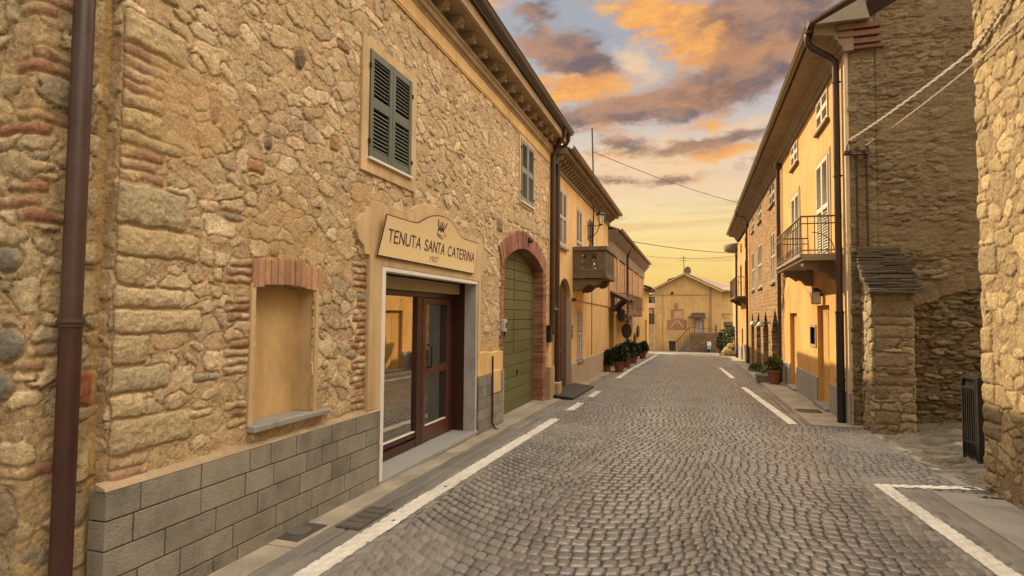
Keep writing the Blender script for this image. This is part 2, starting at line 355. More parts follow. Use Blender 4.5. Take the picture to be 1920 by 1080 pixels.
def rubble(S, T, seed, cx=.25, cy=.145, palette=None, mortar=(.4, .26, .12), buried=.3, relief=1.0, rmin=.80, rmax=1.45, warp=.03, groove=.020, rot=.5):
    """irregular field-stone masonry: height and colour over the wall plane"""
    S0, T0 = S, T
    S = S + warp*(fbm(S*7, T*7, seed+1)-.5)*2 + .010*(fbm(S*30, T*30, seed+2, 2)-.5)*2
    T = T + warp*(fbm(S0*7+9, T0*7+5, seed+3)-.5)*2 + .010*(fbm(S0*30+9, T0*30, seed+4, 2)-.5)*2
    J = np.floor(T/cy).astype(np.int64); I0 = S/cx
    F1 = np.full(S.shape, 9., np.float32); F2 = F1.copy()
    ID = np.zeros(S.shape, np.int64); JD = ID.copy(); DX = np.zeros(S.shape, np.float32); DY = DX.copy()
    for dj in (-2, -1, 0, 1, 2):
        cj = J+dj; off = hsh(cj, cj*0+3, seed+5); I = np.floor(I0-off).astype(np.int64)
        for di in (-2, -1, 0, 1, 2):
            ci = I+di
            px = (ci+off+.5+(hsh(ci, cj, seed+6)-.5)*.75)*cx; py = (cj+.5+(hsh(ci, cj, seed+7)-.5)*.7)*cy
            th = (hsh(ci, cj, seed+8)-.5)*2*rot; w = .45+1.05*hsh(ci, cj, seed+9)**1.3; asp = .75+.6*hsh(ci, cj, seed+10)
            ct, st = np.cos(th), np.sin(th); ddx = S-px; ddy = T-py
            ex = (ddx*ct+ddy*st)/(cx*.55*asp); ey = (-ddx*st+ddy*ct)/(cy*.55/asp**.5)
            d = (np.abs(ex)**2.5+np.abs(ey)**2.5)**(1/2.5)/w
            new = d < F1
            F2 = np.where(new, F1, np.minimum(F2, d)); F1 = np.where(new, d, F1)
            ID = np.where(new, ci, ID); JD = np.where(new, cj, JD); DX = np.where(new, ddx, DX); DY = np.where(new, ddy, DY)
    Rr = rmin+(rmax-rmin)*hsh(ID, JD, seed+11)
    sd_ = np.minimum((F2-F1)*.9-.06, (Rr-F1))
    bur = (hsh(ID, JD, seed+12) < buried).astype(np.float32)
    m = sstep(-.005, .045, sd_)
    bul = sstep(0, .55, sd_)
    tilt = (hsh(ID, JD, seed+13)-.5)*.22*DX+(hsh(ID, JD, seed+14)-.6)*.30*DY
    hs = .002+.013*hsh(ID, JD, seed+15)**1.4
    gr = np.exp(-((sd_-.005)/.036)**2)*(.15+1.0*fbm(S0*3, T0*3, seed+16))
    lump = fbm(S0*16, T0*16, seed+20, 4, .6)-.5; fine = fbm(S0*55, T0*55, seed+21, 3, .6)-.5
    k = 1-.8*bur
    H = relief*(m*k*(hs+.0045*bul+tilt*.6) - groove*gr*(1-.35*bur) + .017*lump + .012*fine)
    pal = np.array(palette, np.float32); pi = (hsh(ID, JD, seed+17)*len(pal)).astype(np.int64) % len(pal)
    sc = pal[pi]*(.86+.28*hsh(ID, JD, seed+18))[..., None]
    mo = np.array(mortar, np.float32)*(.82+.36*fbm(S0*5, T0*5, seed+22))[..., None]
    mk = (m*(1-.65*bur))[..., None]
    C = mo*(1-mk)+sc*mk
    C = C*(.66+.68*fbm(S0*24, T0*24, seed+23, 4, .65))[..., None]
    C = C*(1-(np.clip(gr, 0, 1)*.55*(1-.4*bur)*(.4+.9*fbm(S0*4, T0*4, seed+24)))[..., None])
    return H.astype(np.float32), C.astype(np.float32)

def feat_rects(S, T, H, C, feats, mortar, seed):
    """dressed blocks, bricks and odd boulders set into the rubble"""
    wx = .018*(fbm(S*12, T*12, seed+31)-.5)*2; wy = .016*(fbm(S*14+5, T*14+3, seed+32)-.5)*2
    fine = fbm(S*40, T*40, seed+33, 4, .6)-.5
    for i, (s0, s1, t0, t1, col, h, kind) in enumerate(feats):
        sel = np.where((S > s0-.06) & (S < s1+.06) & (T > t0-.06) & (T < t1+.06))
        if len(sel[0]) == 0: continue
        x = S[sel]+wx[sel]; y = T[sel]+wy[sel]; hx, hy = (s1-s0)/2, (t1-t0)/2; x = x-(s0+hx); y = y-(t0+hy)
        if kind == 'oval':
            d = (np.sqrt((x/hx)**2+(y/hy)**2)-1)*min(hx, hy)
        else:
            r = .018 if kind == 'block' else .006
            qx = np.abs(x)-hx+r; qy = np.abs(y)-hy+r
            d = np.minimum(np.maximum(qx, qy), 0)+np.sqrt(np.maximum(qx, 0)**2+np.maximum(qy, 0)**2)-r
        near = sstep(.016, .004, d) if kind == 'block' else sstep(.026, .006, d); m = sstep(.005, -.008, d)
        bul = sstep(0, -.05, d)
        hh = h*m+.008*bul*m+(.012 if kind == 'block' else .005)*fine[sel]*m - .010*np.exp(-((d-.002)/.007)**2)
        H[sel] = H[sel]*(1-near)+near*(hh+.004*fine[sel])
        if kind == 'brick':
            cov = sstep(.34, .52, fbm(x*9+i*3.1, y*16+i, seed+35, 4)); near = near*cov; hh = hh*.8
        f = (.9+.45*fine[sel])[..., None]
        mo = np.array(mortar, np.float32)
        Cm = mo*(1-m[..., None])+np.array(col, np.float32)*m[..., None]*f
        C[sel] = C[sel]*(1-near[..., None])+near[..., None]*Cm
    return H, C

def grid_mesh(name, P, C, mat, parent, keep=None, kind=None, alpha=None, flip=False):
    """P: (n,m,3) vertex positions, C: (n,m,3) colours"""
    n, m = P.shape[:2]
    org = ORG[parent.name] if parent is not None else Vector((0, 0, 0))
    V = (P.reshape(-1, 3)-np.array(org)).astype(np.float32)
    idx = np.arange(n*m, dtype=np.int32).reshape(n, m)
    F = np.stack([idx[:-1, :-1], idx[1:, :-1], idx[1:, 1:], idx[:-1, 1:]], -1)
    if flip: F = F[..., ::-1]
    F = F[keep] if keep is not None else F.reshape(-1, 4)
    used = np.zeros(n*m, bool); used[F.ravel()] = True
    remap = np.cumsum(used)-1
    V = V[used]; F = remap[F].astype(np.int32)
    me = bpy.data.meshes.new(name); me.vertices.add(len(V)); me.vertices.foreach_set('co', V.ravel())
    me.loops.add(F.size); me.loops.foreach_set('vertex_index', F.ravel())
    me.polygons.add(len(F)); me.polygons.foreach_set('loop_start', np.arange(0, F.size, 4, dtype=np.int32))
    me.polygons.foreach_set('loop_total', np.full(len(F), 4, np.int32))
    me.polygons.foreach_set('use_smooth', np.ones(len(F), bool))
    me.update(calc_edges=True)
    a = me.color_attributes.new('Col', 'FLOAT_COLOR', 'POINT')
    A = np.ones((n*m, 4), np.float32); A[:, :3] = np.clip(C.reshape(-1, 3), 0, 1)
    if alpha is not None: A[:, 3] = alpha.ravel()
    a.data.foreach_set('color', A[used].ravel())
    o = link_mesh(name, me, mat, parent)
    if kind: o['kind'] = kind
    return o

def path_frame(pts, s, rad):
    """position and outward normal (to the right of travel) along a plan polyline with rounded corners"""
    pts = [np.array(p, float) for p in pts]; seg = [b-a for a, b in zip(pts[:-1], pts[1:])]; ln = [np.linalg.norm(g) for g in seg]
    cum = np.concatenate([[0], np.cumsum(ln)])
    def at(q):
        k = np.clip(np.searchsorted(cum, q, side='right')-1, 0, len(seg)-1)
        d = np.array([g/l for g, l in zip(seg, ln)])[k]; p0 = np.array(pts[:-1])[k]
        return p0+d*(q-cum[k])[:, None], d
    acc = 0; tacc = 0; K = 9
    for k in np.linspace(-1, 1, K):
        p, d = at(np.clip(s+k*rad, 0, cum[-1])); acc = acc+p; tacc = tacc+d
    p = acc/K; t = tacc/np.linalg.norm(tacc, axis=1)[:, None]
    # keep straight runs exact
    p2, d2 = at(np.clip(s, 0, cum[-1])); inner = np.min(np.abs(s[:, None]-cum[None, 1:-1]), axis=1) if len(cum) > 2 else np.full(len(s), 9.)
    st = (inner > rad); p[st] = p2[st]; t[st] = d2[st]
    return p, np.stack([t[:, 1], -t[:, 0]], 1), cum

def stone_sheet(name, parent, mat, pts, zlo, zhi, steps, dz, seed, opts, feats=(), hole=None, rad=.035, sfun=None, post=None, top=None):
    s = np.array(steps); z = np.arange(zlo, zhi+dz*.5, dz)
    p, nrm, cum = path_frame(pts, s, rad)
    S, T = np.meshgrid(sfun(s) if sfun else s, z, indexing='ij')
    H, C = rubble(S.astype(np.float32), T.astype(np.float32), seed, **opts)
    if feats: H, C = feat_rects(S, T, H, C, feats, opts.get('mortar', (.4, .26, .12)), seed)
    if post: H, C = post(S, T, H, C)
    P = np.empty(S.shape+(3,)); P[..., 0] = p[:, None, 0]+nrm[:, None, 0]*H; P[..., 1] = p[:, None, 1]+nrm[:, None, 1]*H; P[..., 2] = T
    keep = None
    if hole is not None:
        Sc = (S[:-1, :-1]+S[1:, 1:])/2; Tc = (T[:-1, :-1]+T[1:, 1:])/2; keep = ~hole(Sc, Tc)
    return grid_mesh(name, P, C, mat, parent, keep)

def geo_steps(a, b, d0, d1):
    out = [a]; L = b-a
    while out[-1] < b:
        f = (out[-1]-a)/L; out.append(out[-1]+d0+(d1-d0)*f)
    out[-1] = b
    return out

# wall-mounted helpers: nx is the outward direction of the wall along X
def wbox(mb, nx, X, y0, y1, z0, z1, d0, d1): return mb.box(X+nx*d0, X+nx*d1, y0, y1, z0, z1)
def louvre_shutter(parent, mat, nx, X, y0, y1, z0, z1, d0=.0, th=.035, n=22, stile=.055, mid=True, tilt=38, name='shutter', label=None):
    mb = MB()
    wbox(mb, nx, X, y0, y0+stile, z0, z1, d0, d0+th); wbox(mb, nx, X, y1-stile, y1, z0, z1, d0, d0+th)
    rails = [(z0, z0+stile*1.4), (z1-stile*1.2, z1)]
    zm = z0+(z1-z0)*.52
    if mid: rails.append((zm-stile*.9, zm+stile*.9))
    for a, b in rails: wbox(mb, nx, X, y0+stile, y1-stile, a, b, d0+.003, d0+th-.003)
    yc = (y0+y1)/2; hw = (y1-y0)/2-stile+.004; zz = z0+stile*1.4; pitch = (z1-z0-stile*2.6)/n; t = R(tilt)
    for i in range(n):
        zc = zz+(i+.5)*pitch
        if mid and abs(zc-zm) < stile*.9+pitch*.3: continue
        hl = pitch*.50
        mb.obox((X+nx*(d0+th*.5), yc, zc), (nx*math.sin(t)*hl*.75, 0, -math.cos(t)*hl*.75), (0, hw, 0), (nx*.0035*math.cos(t), 0, .0035*math.sin(t)))
    return mb.build(name, mat, parent, label=label)
def stepped_wall(mb, nx, X, y0, y1, z0, z1, holes, depth, yzfun=None):
    """flat wall with rectangular openings (ya,yb,za,zb) and their reveals, a real thickness"""
    ys = sorted({y0, y1, *[h[0] for h in holes], *[h[1] for h in holes]}); zs = sorted({z0, z1, *[h[2] for h in holes], *[h[3] for h in holes]})
    for ya, yb in zip(ys[:-1], ys[1:]):
        for za, zb in zip(zs[:-1], zs[1:]):
            ym, zm = (ya+yb)/2, (za+zb)/2
            if any(h[0] < ym < h[1] and h[2] < zm < h[3] for h in holes): continue
            q = [(X, ya, za), (X, yb, za), (X, yb, zb), (X, ya, zb)]
            mb.quad(*(q if nx > 0 else q[::-1]))
    for ya, yb, za, zb in holes:
        Xi = X-nx*depth
        for a, b in (((ya, za), (yb, za)), ((yb, za), (yb, zb)), ((yb, zb), (ya, zb)), ((ya, zb), (ya, za))):
            q = [(X, a[0], a[1]), (X, b[0], b[1]), (Xi, b[0], b[1]), (Xi, a[0], a[1])]
            mb.quad(*(q if nx < 0 else q[::-1]))
    return mb
def arch_fill(mb, nx, X, ya, yb, zs, zt, depth, n=14, pointed=False):
    """fills the corners above an arch inside the rectangle ya..yb, zs..zt"""
    yc, hw, rise = (ya+yb)/2, (yb-ya)/2, zt-zs
    for sgn in (-1, 1):
        pts = []
        for k in range(n+1):
            f = k/n
            if pointed: yy = 1-f; zz = f**.62
            else: yy = math.cos(f*math.pi/2); zz = math.sin(f*math.pi/2)
            pts.append((X, yc+sgn*hw*yy, zs+rise*zz))
        poly = pts+[(X, yc+sgn*hw, zt)]
        mb.prism(poly, (-nx*depth, 0, 0))
    return mb
def foliage(mb, c, rad, n, size, seed, flat=.0):
    rnd = random.Random(seed)
    for _ in range(n):
        while True:
            p = Vector((rnd.uniform(-1, 1), rnd.uniform(-1, 1), rnd.uniform(-1, 1)))
            if .25 < p.length < 1: break
        q = Vector((c[0]+p.x*rad[0], c[1]+p.y*rad[1], c[2]+p.z*rad[2]))
        d = (p+Vector((rnd.uniform(-.8, .8), rnd.uniform(-.8, .8), rnd.uniform(-.4, 1.0)))).normalized(); s = size*rnd.uniform(.6, 1.3)
        side = d.cross(Vector((rnd.uniform(-1, 1), rnd.uniform(-1, 1), rnd.uniform(-1, 1)))).normalized()*s*.32
        mb.add([q, q+d*s*.5+side, q+d*s, q+d*s*.5-side], [(0, 1, 2, 3)])
    return mb

# ================================================================== ground, road, pavements
cobble = cobble_mat()
MASON = stone_mat('rubble_stone')
asph = simple('asphalt', (.10, .095, .085), .85, .25, 2, .5, .004, 120)
earth = simple('earth', (.12, .10, .07), .95, .3, 1.0, .4, .01, 20)
mb = MB()
ys = [-60, -5, 0, 4.5, 11, 20, 38, 58, 80, 300, 1200]
for a, b in zip(ys[:-1], ys[1:]): mb.quad((-900, a, gz(a)-.12), (900, a, gz(a)-.12), (900, b, gz(b)-.12), (-900, b, gz(b)-.12))
mb.build('ground', earth, kind='structure')

def cobbles(X, Y, seed=3, x0=.12, W=2.2, sag=.55, rh=.122, cw=.100, straight=False):
    if straight:
        wob = .015*(fbm(Y*2, X*2, seed, 3)-.5)
        q = (X+wob)/rh; ri = np.floor(q).astype(np.int64); rf = q-ri; arc = Y; slope = 1.
    else:
        t = (X-x0)/W; si = np.floor(t).astype(np.int64); u = 2*(t-si)-1
        c = sag*(1-u*u)
        wob = .010*(fbm(X*2.5, Y*2.5, seed, 3)-.5)*2
        q = (Y+c+wob)/rh; ri = np.floor(q).astype(np.int64); rf = q-ri; ri = ri+si*977
        uu = np.linspace(-1, 1, 201); ds = np.sqrt(1+(4*sag*uu/W)**2)*W/2*(uu[1]-uu[0]); arcT = np.cumsum(ds)
        arc = np.interp(u, uu, arcT)+.01*(fbm(X*6, Y*6, seed+8, 2)-.5); slope = 1/np.sqrt(1+(4*sag*u/W)**2)
    xx = arc/cw+hsh(ri, ri*0+1, seed+1)*3; ci = np.floor(xx).astype(np.int64); f = xx-ci
    b0 = .24*(hsh(ci, ri, seed+2)-.5); b1 = 1+.24*(hsh(ci+1, ri, seed+2)-.5)
    ci = np.where(f < b0, ci-1, np.where(f > b1, ci+1, ci))
    dcol = np.minimum(np.abs(f-b0), np.abs(f-b1))*cw; drow = np.minimum(rf, 1-rf)*rh*slope
    d = np.minimum(dcol*1.2, drow)-.004*np.exp(-((dcol-drow)/.012)**2)
    j = .0028+.0040*hsh(ci, ri, seed+3)
    st = sstep(j, j+.007, d+.007*(fbm(X*40, Y*40, seed+9, 2)-.5)); dome = sstep(0, .05, d)
    tone = hsh(ci, ri, seed+4)
    H = .017*st+.003*dome+(hsh(ci, ri, seed+5)-.5)*.004*st+(rf-.5)*(hsh(ci, ri, seed+6)-.5)*.008*st
    H = H+.002*(fbm(X*30, Y*30, seed+7, 3)-.5)
    base = np.array((.160, .147, .130), np.float32)*(.72+.52*tone)[..., None]*np.stack([np.ones_like(tone), .97+.06*hsh(ci, ri, seed+10), .93+.14*hsh(ci, ri, seed+11)], -1)
    return H, st, base

def road_sheet(name, xs, ys, fn, zoff=0.0, rise=None):
    X, Y = np.meshgrid(np.array(xs), np.array(ys), indexing='ij')
    H, A, C = fn(X.astype(np.float32), Y.astype(np.float32))
    P = np.stack([X, Y, GZA(Y)+H+zoff+(rise(X, Y) if rise else 0)], -1)
    return grid_mesh(name, P, C, cobble, None, kind='structure', alpha=A)

def road_fn(X, Y):
    H, A, C = cobbles(X, Y)
    H2, A2, C2 = cobbles(X, Y, 23, rh=.105, cw=.20, straight=True)
    H3, A3, C3 = cobbles(X, Y, 29, rh=.145, cw=.85, straight=True); stk = .7+.6*fbm(X*34, Y*1.6, 66, 4)
    lf = (X < -2.2); H2 = np.where(lf, H3, H2); A2 = np.where(lf, A3*.6+.4, A2); C2 = np.where(lf[..., None], C3*stk[..., None]*.95, C2)
    left = sstep(-2.33, -2.35, X); right = sstep(1.46, 1.50, X)*sstep(10.14, 10.18, Y); nr = sstep(0, .02, X-(1.99-.075*(Y-4.5)))*sstep(6.56, 6.54, Y)
    k = np.maximum(np.maximum(left, right), nr); kk = k[..., None]
    H = H*(1-k)+(H2*.5+.004)*k; A = A*(1-k)+A2*k; C = C*(1-kk)+C2*.92*kk
    # joints: dark earth in the middle, sandy towards the edges of the carriageway
    sandy = (sstep(.50, .66, fbm(X*1.1+3, Y*.8, 71, 4)+.16*sstep(1.0, 2.0, np.abs(X-.1))-.10)*sstep(.9, 1.5, np.abs(X-.1))*.8)[..., None]
    joint = np.array((.012, .009, .006), np.float32)*(1-sandy)+np.array((.26, .22, .165), np.float32)*sandy
    C = C*A[..., None]+joint*(1-A[..., None])
    # worn pale scuffs
    H = H-.012
    A = A*(.35+.65*sstep(2.1, .9, np.abs(X-.15)))
    return H, A, C
ysr = geo_steps(1.2, 2.7, .03, .03)+geo_steps(2.7, 7.5, .009, .0125)[1:]+geo_steps(7.5, 16, .014, .03)[1:]+geo_steps(16, 45, .04, .12)[1:]
road_sheet('road', np.arange(-2.62, 2.66, .0095), ysr, road_fn)
def road_edge_fn(X, Y):
    H, A, C = cobbles(X, Y, 5); return H-.012, A*.3, C*.8*A[..., None]+np.array((.05, .04, .03))*(1-A[..., None])

# square at the end of the street
mb = MB()
for a, b in zip([33, 38, 45, 52, 58], [38, 45, 52, 58, 75]):
    xa, xb = -16, 16
    mb.quad((xa, a, gz(a)-.03), (xb, a, gz(a)-.03), (xb, b, gz(b)-.03), (xa, b, gz(b)-.03))
mb.build('square', asph, kind='structure')

# alley paving, rougher and rising away from the street
def alley_rise(X, Y): return np.maximum(X-2.55, 0)*.11
def alley_fn(X, Y):
    H, C = rubble(X*1.0, Y, 41, cx=.26, cy=.11, palette=[(.10, .082, .052), (.125, .10, .066), (.075, .062, .042), (.14, .112, .068)], mortar=(.04, .03, .018), buried=.08, relief=1.5, rmin=.9, rmax=1.5, rot=.25)
    return H-.01, np.full(X.shape, .25, np.float32), C
road_sheet('alley', np.arange(2.44, 7.0, .022), np.arange(6.4, 10.8, .022), alley_fn, 0.004, alley_rise)
slab_l = simple('pale_paving_stone', (.30, .265, .205), .75, .30, 2.2, .5, .006, 70, island=.14, stain=(.16, .135, .10))
slab_d = simple('grey_paving_stone', (.26, .245, .215), .75, .25, 2.5, .5, .006, 80, island=.10, stain=(.16, .145, .12))
def slabs(name, mat, xa, xb, ya, yb, lens, top=.012, seed=1, gap=.006):
    mb = MB(); rnd = random.Random(seed); y = ya
    fa = xa if callable(xa) else (lambda q: xa); fb = xb if callable(xb) else (lambda q: xb)
    while y < yb:
        l = min(rnd.uniform(*lens), yb-y); e = min(y+l-gap, yb); d = rnd.uniform(-.002, .002)
        vs = []
        for zt in (-.1, top+d): vs += [(fa(y), y, gz(y)+zt), (fb(y), y, gz(y)+zt), (fb(e), e, gz(e)+zt), (fa(e), e, gz(e)+zt)]
        mb.add(vs, [(0,3,2,1),(4,5,6,7),(0,1,5,4),(1,2,6,5),(2,3,7,6),(3,0,4,7)]); y += l
    return mb.build(name, mat, kind='structure', bevel=.004)
left_edge = lambda y: -2.60+.05*math.sin(y*.6)*.4
slabs('pavement', slab_l, -3.4, left_edge, .8, 11.95, (.9, 1.7), .016, 2)
slabs('pavement', slab_l, -3.2, -2.58, 11.95, 36, (.9, 1.6), .016, 3)
slabs('pavement', slab_l, 1.72, 2.5, 10.17, 36, (.55, 1.0), .02, 4)
slabs('pavement', slab_d, lambda y: 2.18-.08*(y-4.5)*.4, 2.9, 1.0, 6.53, (1.2, 2.2), .012, 5)
# thin pale kerb at the mouth of the alley
mb = MB()
for a, b in zip(np.linspace(6.75, 10.0, 8)[:-1], np.linspace(6.75, 10.0, 8)[1:]): mb.box(2.44, 2.55, a, b-.01, gz(a)-.1, gz(b)+.012)
mb.build('kerb', slab_d, kind='structure', bevel=.006)

# painted lines follow the setts
paint, nt, b_ = new_mat('road_paint')
at = nt.nodes.new('ShaderNodeAttribute'); at.attribute_name = 'Col'; g_, p_ = pos_node(nt); n_ = tex_noise(nt, p_, 30, 6, .7)
nt.links.new(cmix(nt, .6, at.outputs['Color'], ramp(nt, n_, [(.3, (.72, .70, .66)), (.6, (1.1, 1.1, 1.08))]), 'MULTIPLY'), b_.inputs['Base Color']); b_.inputs['Roughness'].default_value = .7
bump(nt, b_, n_, .3, .004)
def stripe(a, b, w0, w1, seed, cross=False):
    """a,b: centre line ends (x,y); painted skin lying on the setts, chipped at the edges"""
    n = max(int(math.dist(a, b)/.014), 8); k = max(int(max(w0, w1)/.014), 6)
    t = np.linspace(0, 1, n); u = np.linspace(-.5, .5, k); Tt, U = np.meshgrid(t, u, indexing='ij')
    d = np.array(b)-np.array(a); d = d/np.linalg.norm(d); nrm = np.array((-d[1], d[0]))
    if cross: sh = 0
    W = w0+(w1-w0)*Tt; X = a[0]+(b[0]-a[0])*Tt-nrm[0]*U*W*-1; Y = a[1]+(b[1]-a[1])*Tt+nrm[1]*U*W
    X = X.astype(np.float32); Y = Y.astype(np.float32)
    H, A, C = road_fn(X, Y)
    worn = fbm(X*9, Y*9, seed, 5, .62); edge = np.abs(U)*2
    keepv = (worn < .82-.09*sstep(.92, 1., edge))
    keep = keepv[:-1, :-1] & keepv[1:, 1:] & keepv[1:, :-1] & keepv[:-1, 1:]
    tone = (.50+.18*A+.35*(fbm(X*3, Y*3, seed+1, 4)-.5))
    C = np.stack([tone, tone*.955, tone*.86], -1)
    P = np.stack([X, Y, GZA(Y)+np.maximum(H, -.004)*.6+.008], -1)
    grid_mesh('road_marking', P, C, paint, None, keep, kind='structure', flip=True)
stripe((-2.262, 2.2), (-2.205, 6.2), .155, .15, 11); stripe((-2.205, 6.2), (-2.135, 9.3), .15, .14, 12)
stripe((-2.12, 10.3), (-2.11, 11.35), .14, .14, 13); stripe((-2.11, 12.4), (-2.10, 13.5), .14, .14, 14)
stripe((-2.11, 17.0), (-2.14, 36.5), .14, .13, 15)
stripe((1.475, 10.2), (1.16, 15.9), .15, .13, 16); stripe((1.07, 18.6), (.92, 24), .14, .13, 17)
stripe((1.98, 2.6), (1.725, 6.62), .15, .14, 18); stripe((1.72, 6.57), (2.60, 6.78), .10, .12, 19)

# ================================================================== shared building materials
TAN = [(.54, .415, .265), (.50, .38, .235), (.57, .455, .30), (.47, .355, .22), (.51, .385, .24), (.46, .355, .23), (.48, .345, .21), (.52, .395, .25)]
MORT = (.455, .325, .190)
plaster_tan = simple('tan_plaster', (.50, .36, .19), .85, .12, 2.0, .3, .003, 90, stain=(.42, .29, .15))
plaster_ochre = simple('ochre_plaster', (.64, .43, .185), .85, .14, 1.6, .3, .003, 80, stain=(.50, .32, .12))
plaster_yellow = simple('yellow_plaster', (.62, .345, .095), .82, .18, 1.2, .3, .003, 80, stain=(.53, .33, .14))
plaster_far = simple('pale_ochre_plaster', (.56, .37, .145), .85, .10, .8, .3, .004, 30, stain=(.48, .31, .12))
plinth_grey = simple('grey_cement', (.30, .27, .23), .85, .2, 3, .4, .004, 60, stain=(.22, .20, .17))
block_mat = simple('cast_stone_block', (.205, .188, .150), .9, .38, 5, 1.0, .012, 70, island=.22, stain=(.30, .27, .215))
sill_grey = simple('grey_slate', (.24, .22, .195), .7, .3, 7, .5, .004, 90)
marble = simple('grey_marble', (.40, .375, .36), .45, .22, 5, .1, .002, 30, stain=(.22, .205, .20), stretch=(1, 1, .35))
white_edge = simple('white_marble', (.66, .62, .57), .5, .08, 8, .1, .001, 60)
mahog = simple('dark_red_wood', (.042, .015, .010), .35, .35, 5, .25, .002, 50, stretch=(6, 6, 1))
mahog_l = simple('red_brown_wood', (.075, .027, .015), .35, .3, 5, .25, .002, 50, stretch=(6, 6, 1))
green_wood = simple('olive_green_paint', (.098, .098, .036), .6, .28, 3, .4, .003, 60, stain=(.075, .072, .03), island=.14)
green_shut = simple('grey_green_paint', (.095, .105, .078), .55, .2, 6, .3, .002, 70)
grey_shut = simple('grey_white_paint', (.40, .37, .32), .55, .2, 8, .3, .002, 70)
cream_shut = simple('cream_paint', (.62, .57, .46), .55, .15, 8, .3, .002, 70)
dark_in = simple('dark_recess', (.012, .010, .008), .9, .2, 5, 0)
brick_red = simple('red_brick', (.235, .095, .06), .9, .35, 14, .8, .006, 90, island=.38, stain=(.36, .22, .14))
copper = simple('brown_painted_metal', (.050, .026, .020), .38, .3, 4, .15, .002, 40, spec=.5)
castiron = simple('rust_brown_iron', (.040, .013, .009), .45, .35, 6, .3, .002, 60, spec=.5)
gut_metal = simple('dull_gutter_metal', (.075, .062, .052), .4, .3, 4, .15, .002, 40, spec=.5)
gut_gold = simple('tarnished_copper', (.20, .145, .075), .35, .3, 4, .15, .002, 40, metal=.6)
black_iron = simple('black_iron', (.014, .013, .012), .42, .3, 12, .2, .002, 60)
rust_iron = simple('weathered_iron', (.16, .11, .065), .6, .35, 14, .3, .002, 60)
cornice_m = simple('cornice_stone', (.37, .275, .165), .85, .25, 3, .5, .005, 70, stain=(.22, .17, .11))
soffit_m = simple('old_soffit', (.24, .185, .12), .88, .3, 3, .5, .005, 50, stain=(.13, .10, .07))
tile_m = simple('clay_roof_tile', (.19, .125, .085), .88, .3, 3, .7, .01, 40, island=.3, stain=(.11, .085, .065))
oldstone = simple('old_grey_stone', (.155, .118, .075), .9, .35, 5, .8, .008, 60, stain=(.085, .07, .048))
glass = glass_mat('shop_glazing', refl=.45)
glass2 = glass_mat('window_glazing', (.02, .02, .02), .3)
brickwall_r = brick_mat('rubble_brickwork', (.34, .20, .10), (.17, .09, .042), (.40, .28, .15), w=.27, h=.12, mort=.022, rub=2.2)
brickwall_l = brick_mat('panel_brickwork', (.46, .26, .13), (.36, .19, .095), (.50, .36, .21), w=.24, h=.075, mort=.014, rub=.6)
farstone = brick_mat('low_wall_stonework', (.19, .11, .065), (.12, .068, .042), (.19, .145, .09), w=.42, h=.2, mort=.03, rub=3, axis='XZ')
wood_old = simple('weathered_dark_wood', (.055, .034, .02), .75, .3, 6, .4, .003, 50)
terracotta = simple('terracotta', (.21, .08, .04), .8, .2, 6, .3, .003, 60, stain=(.22, .09, .045))
leaf_dark = leaf_mat('dark_leaves', (.012, .024, .008), (.045, .070, .022))
leaf_mid = leaf_mat('mid_leaves', (.035, .055, .015), (.12, .14, .04))

def gutter(parent, x, y0, y1, z, r, mat, sgn, name='gutter'):
    """half-round gutter with a rolled front lip"""
    mb = MB(); n = 9; outer = [(x+r*math.cos(math.pi+math.pi*k/n), z+r*math.sin(math.pi+math.pi*k/n)) for k in range(n+1)]
    inner = [(x+(r-.006)*math.cos(math.pi+math.pi*k/n), z+(r-.006)*math.sin(math.pi+math.pi*k/n)) for k in range(n+1)][::-1]
    mb.prism([(a, y0, b) for a, b in outer+inner], (0, y1-y0, 0))
    mb.tube([(x+sgn*r, y0, z), (x+sgn*r, y1, z)], .012, 8)
    return mb.build(name, mat, parent, smooth=True)

# ================================================================== left: stone house
XW = -2.85
H1 = thing('stone_house', (-3.6, 7.1, 0), 'tan rubble-stone house with the dark glazed shop entrance and green garage door', 'house')
def brickstack(y0, y1, z0, n, seed):
    # thin courses laid close
    rnd = random.Random(seed); out = []
    for k in range(n):
        z = z0+k*.062; sh = rnd.uniform(-.03, .03)
        c = rnd.choice([(.37, .22, .14), (.42, .27, .175), (.33, .185, .12)])
        out.append((y0, y1+sh, z, z+.058, c, .003, 'brick'))
    return out
QC = [(.52, .40, .235), (.47, .37, .22), (.43, .355, .225), (.55, .435, .265)]
def q(y1, z0, z1, c): return (2.27, y1, z0, z1, QC[c], .014, 'block')
F1 = [q(2.66, 3.02, 3.20, 3), *brickstack(2.27, 2.54, 2.775, 4, 1), q(2.53, 2.69, 2.765, 1), q(2.52, 2.565, 2.68, 0), q(2.66, 2.49, 2.555, 2), *brickstack(2.27, 2.52, 2.295, 3, 2),
      q(2.70, 2.065, 2.275, 2), q(2.80, 1.90, 2.05, 0), q(2.44, 1.745, 1.89, 1), q(2.70, 1.625, 1.73, 3), q(2.84, 1.485, 1.61, 3), q(2.48, 1.32, 1.475, 1),
      q(2.62, 1.175, 1.305, 2), q(2.48, 1.045, 1.165, 3), q(2.80, .86, 1.03, 1), *brickstack(2.27, 2.5, .72, 2, 6),
      q(2.60, 3.35, 3.52, 1), *brickstack(2.27, 2.52, 3.56, 4, 3), q(2.7, 3.85, 4.05, 0), q(2.5, 4.08, 4.25, 2), *brickstack(2.27, 2.5, 4.28, 4, 4)]
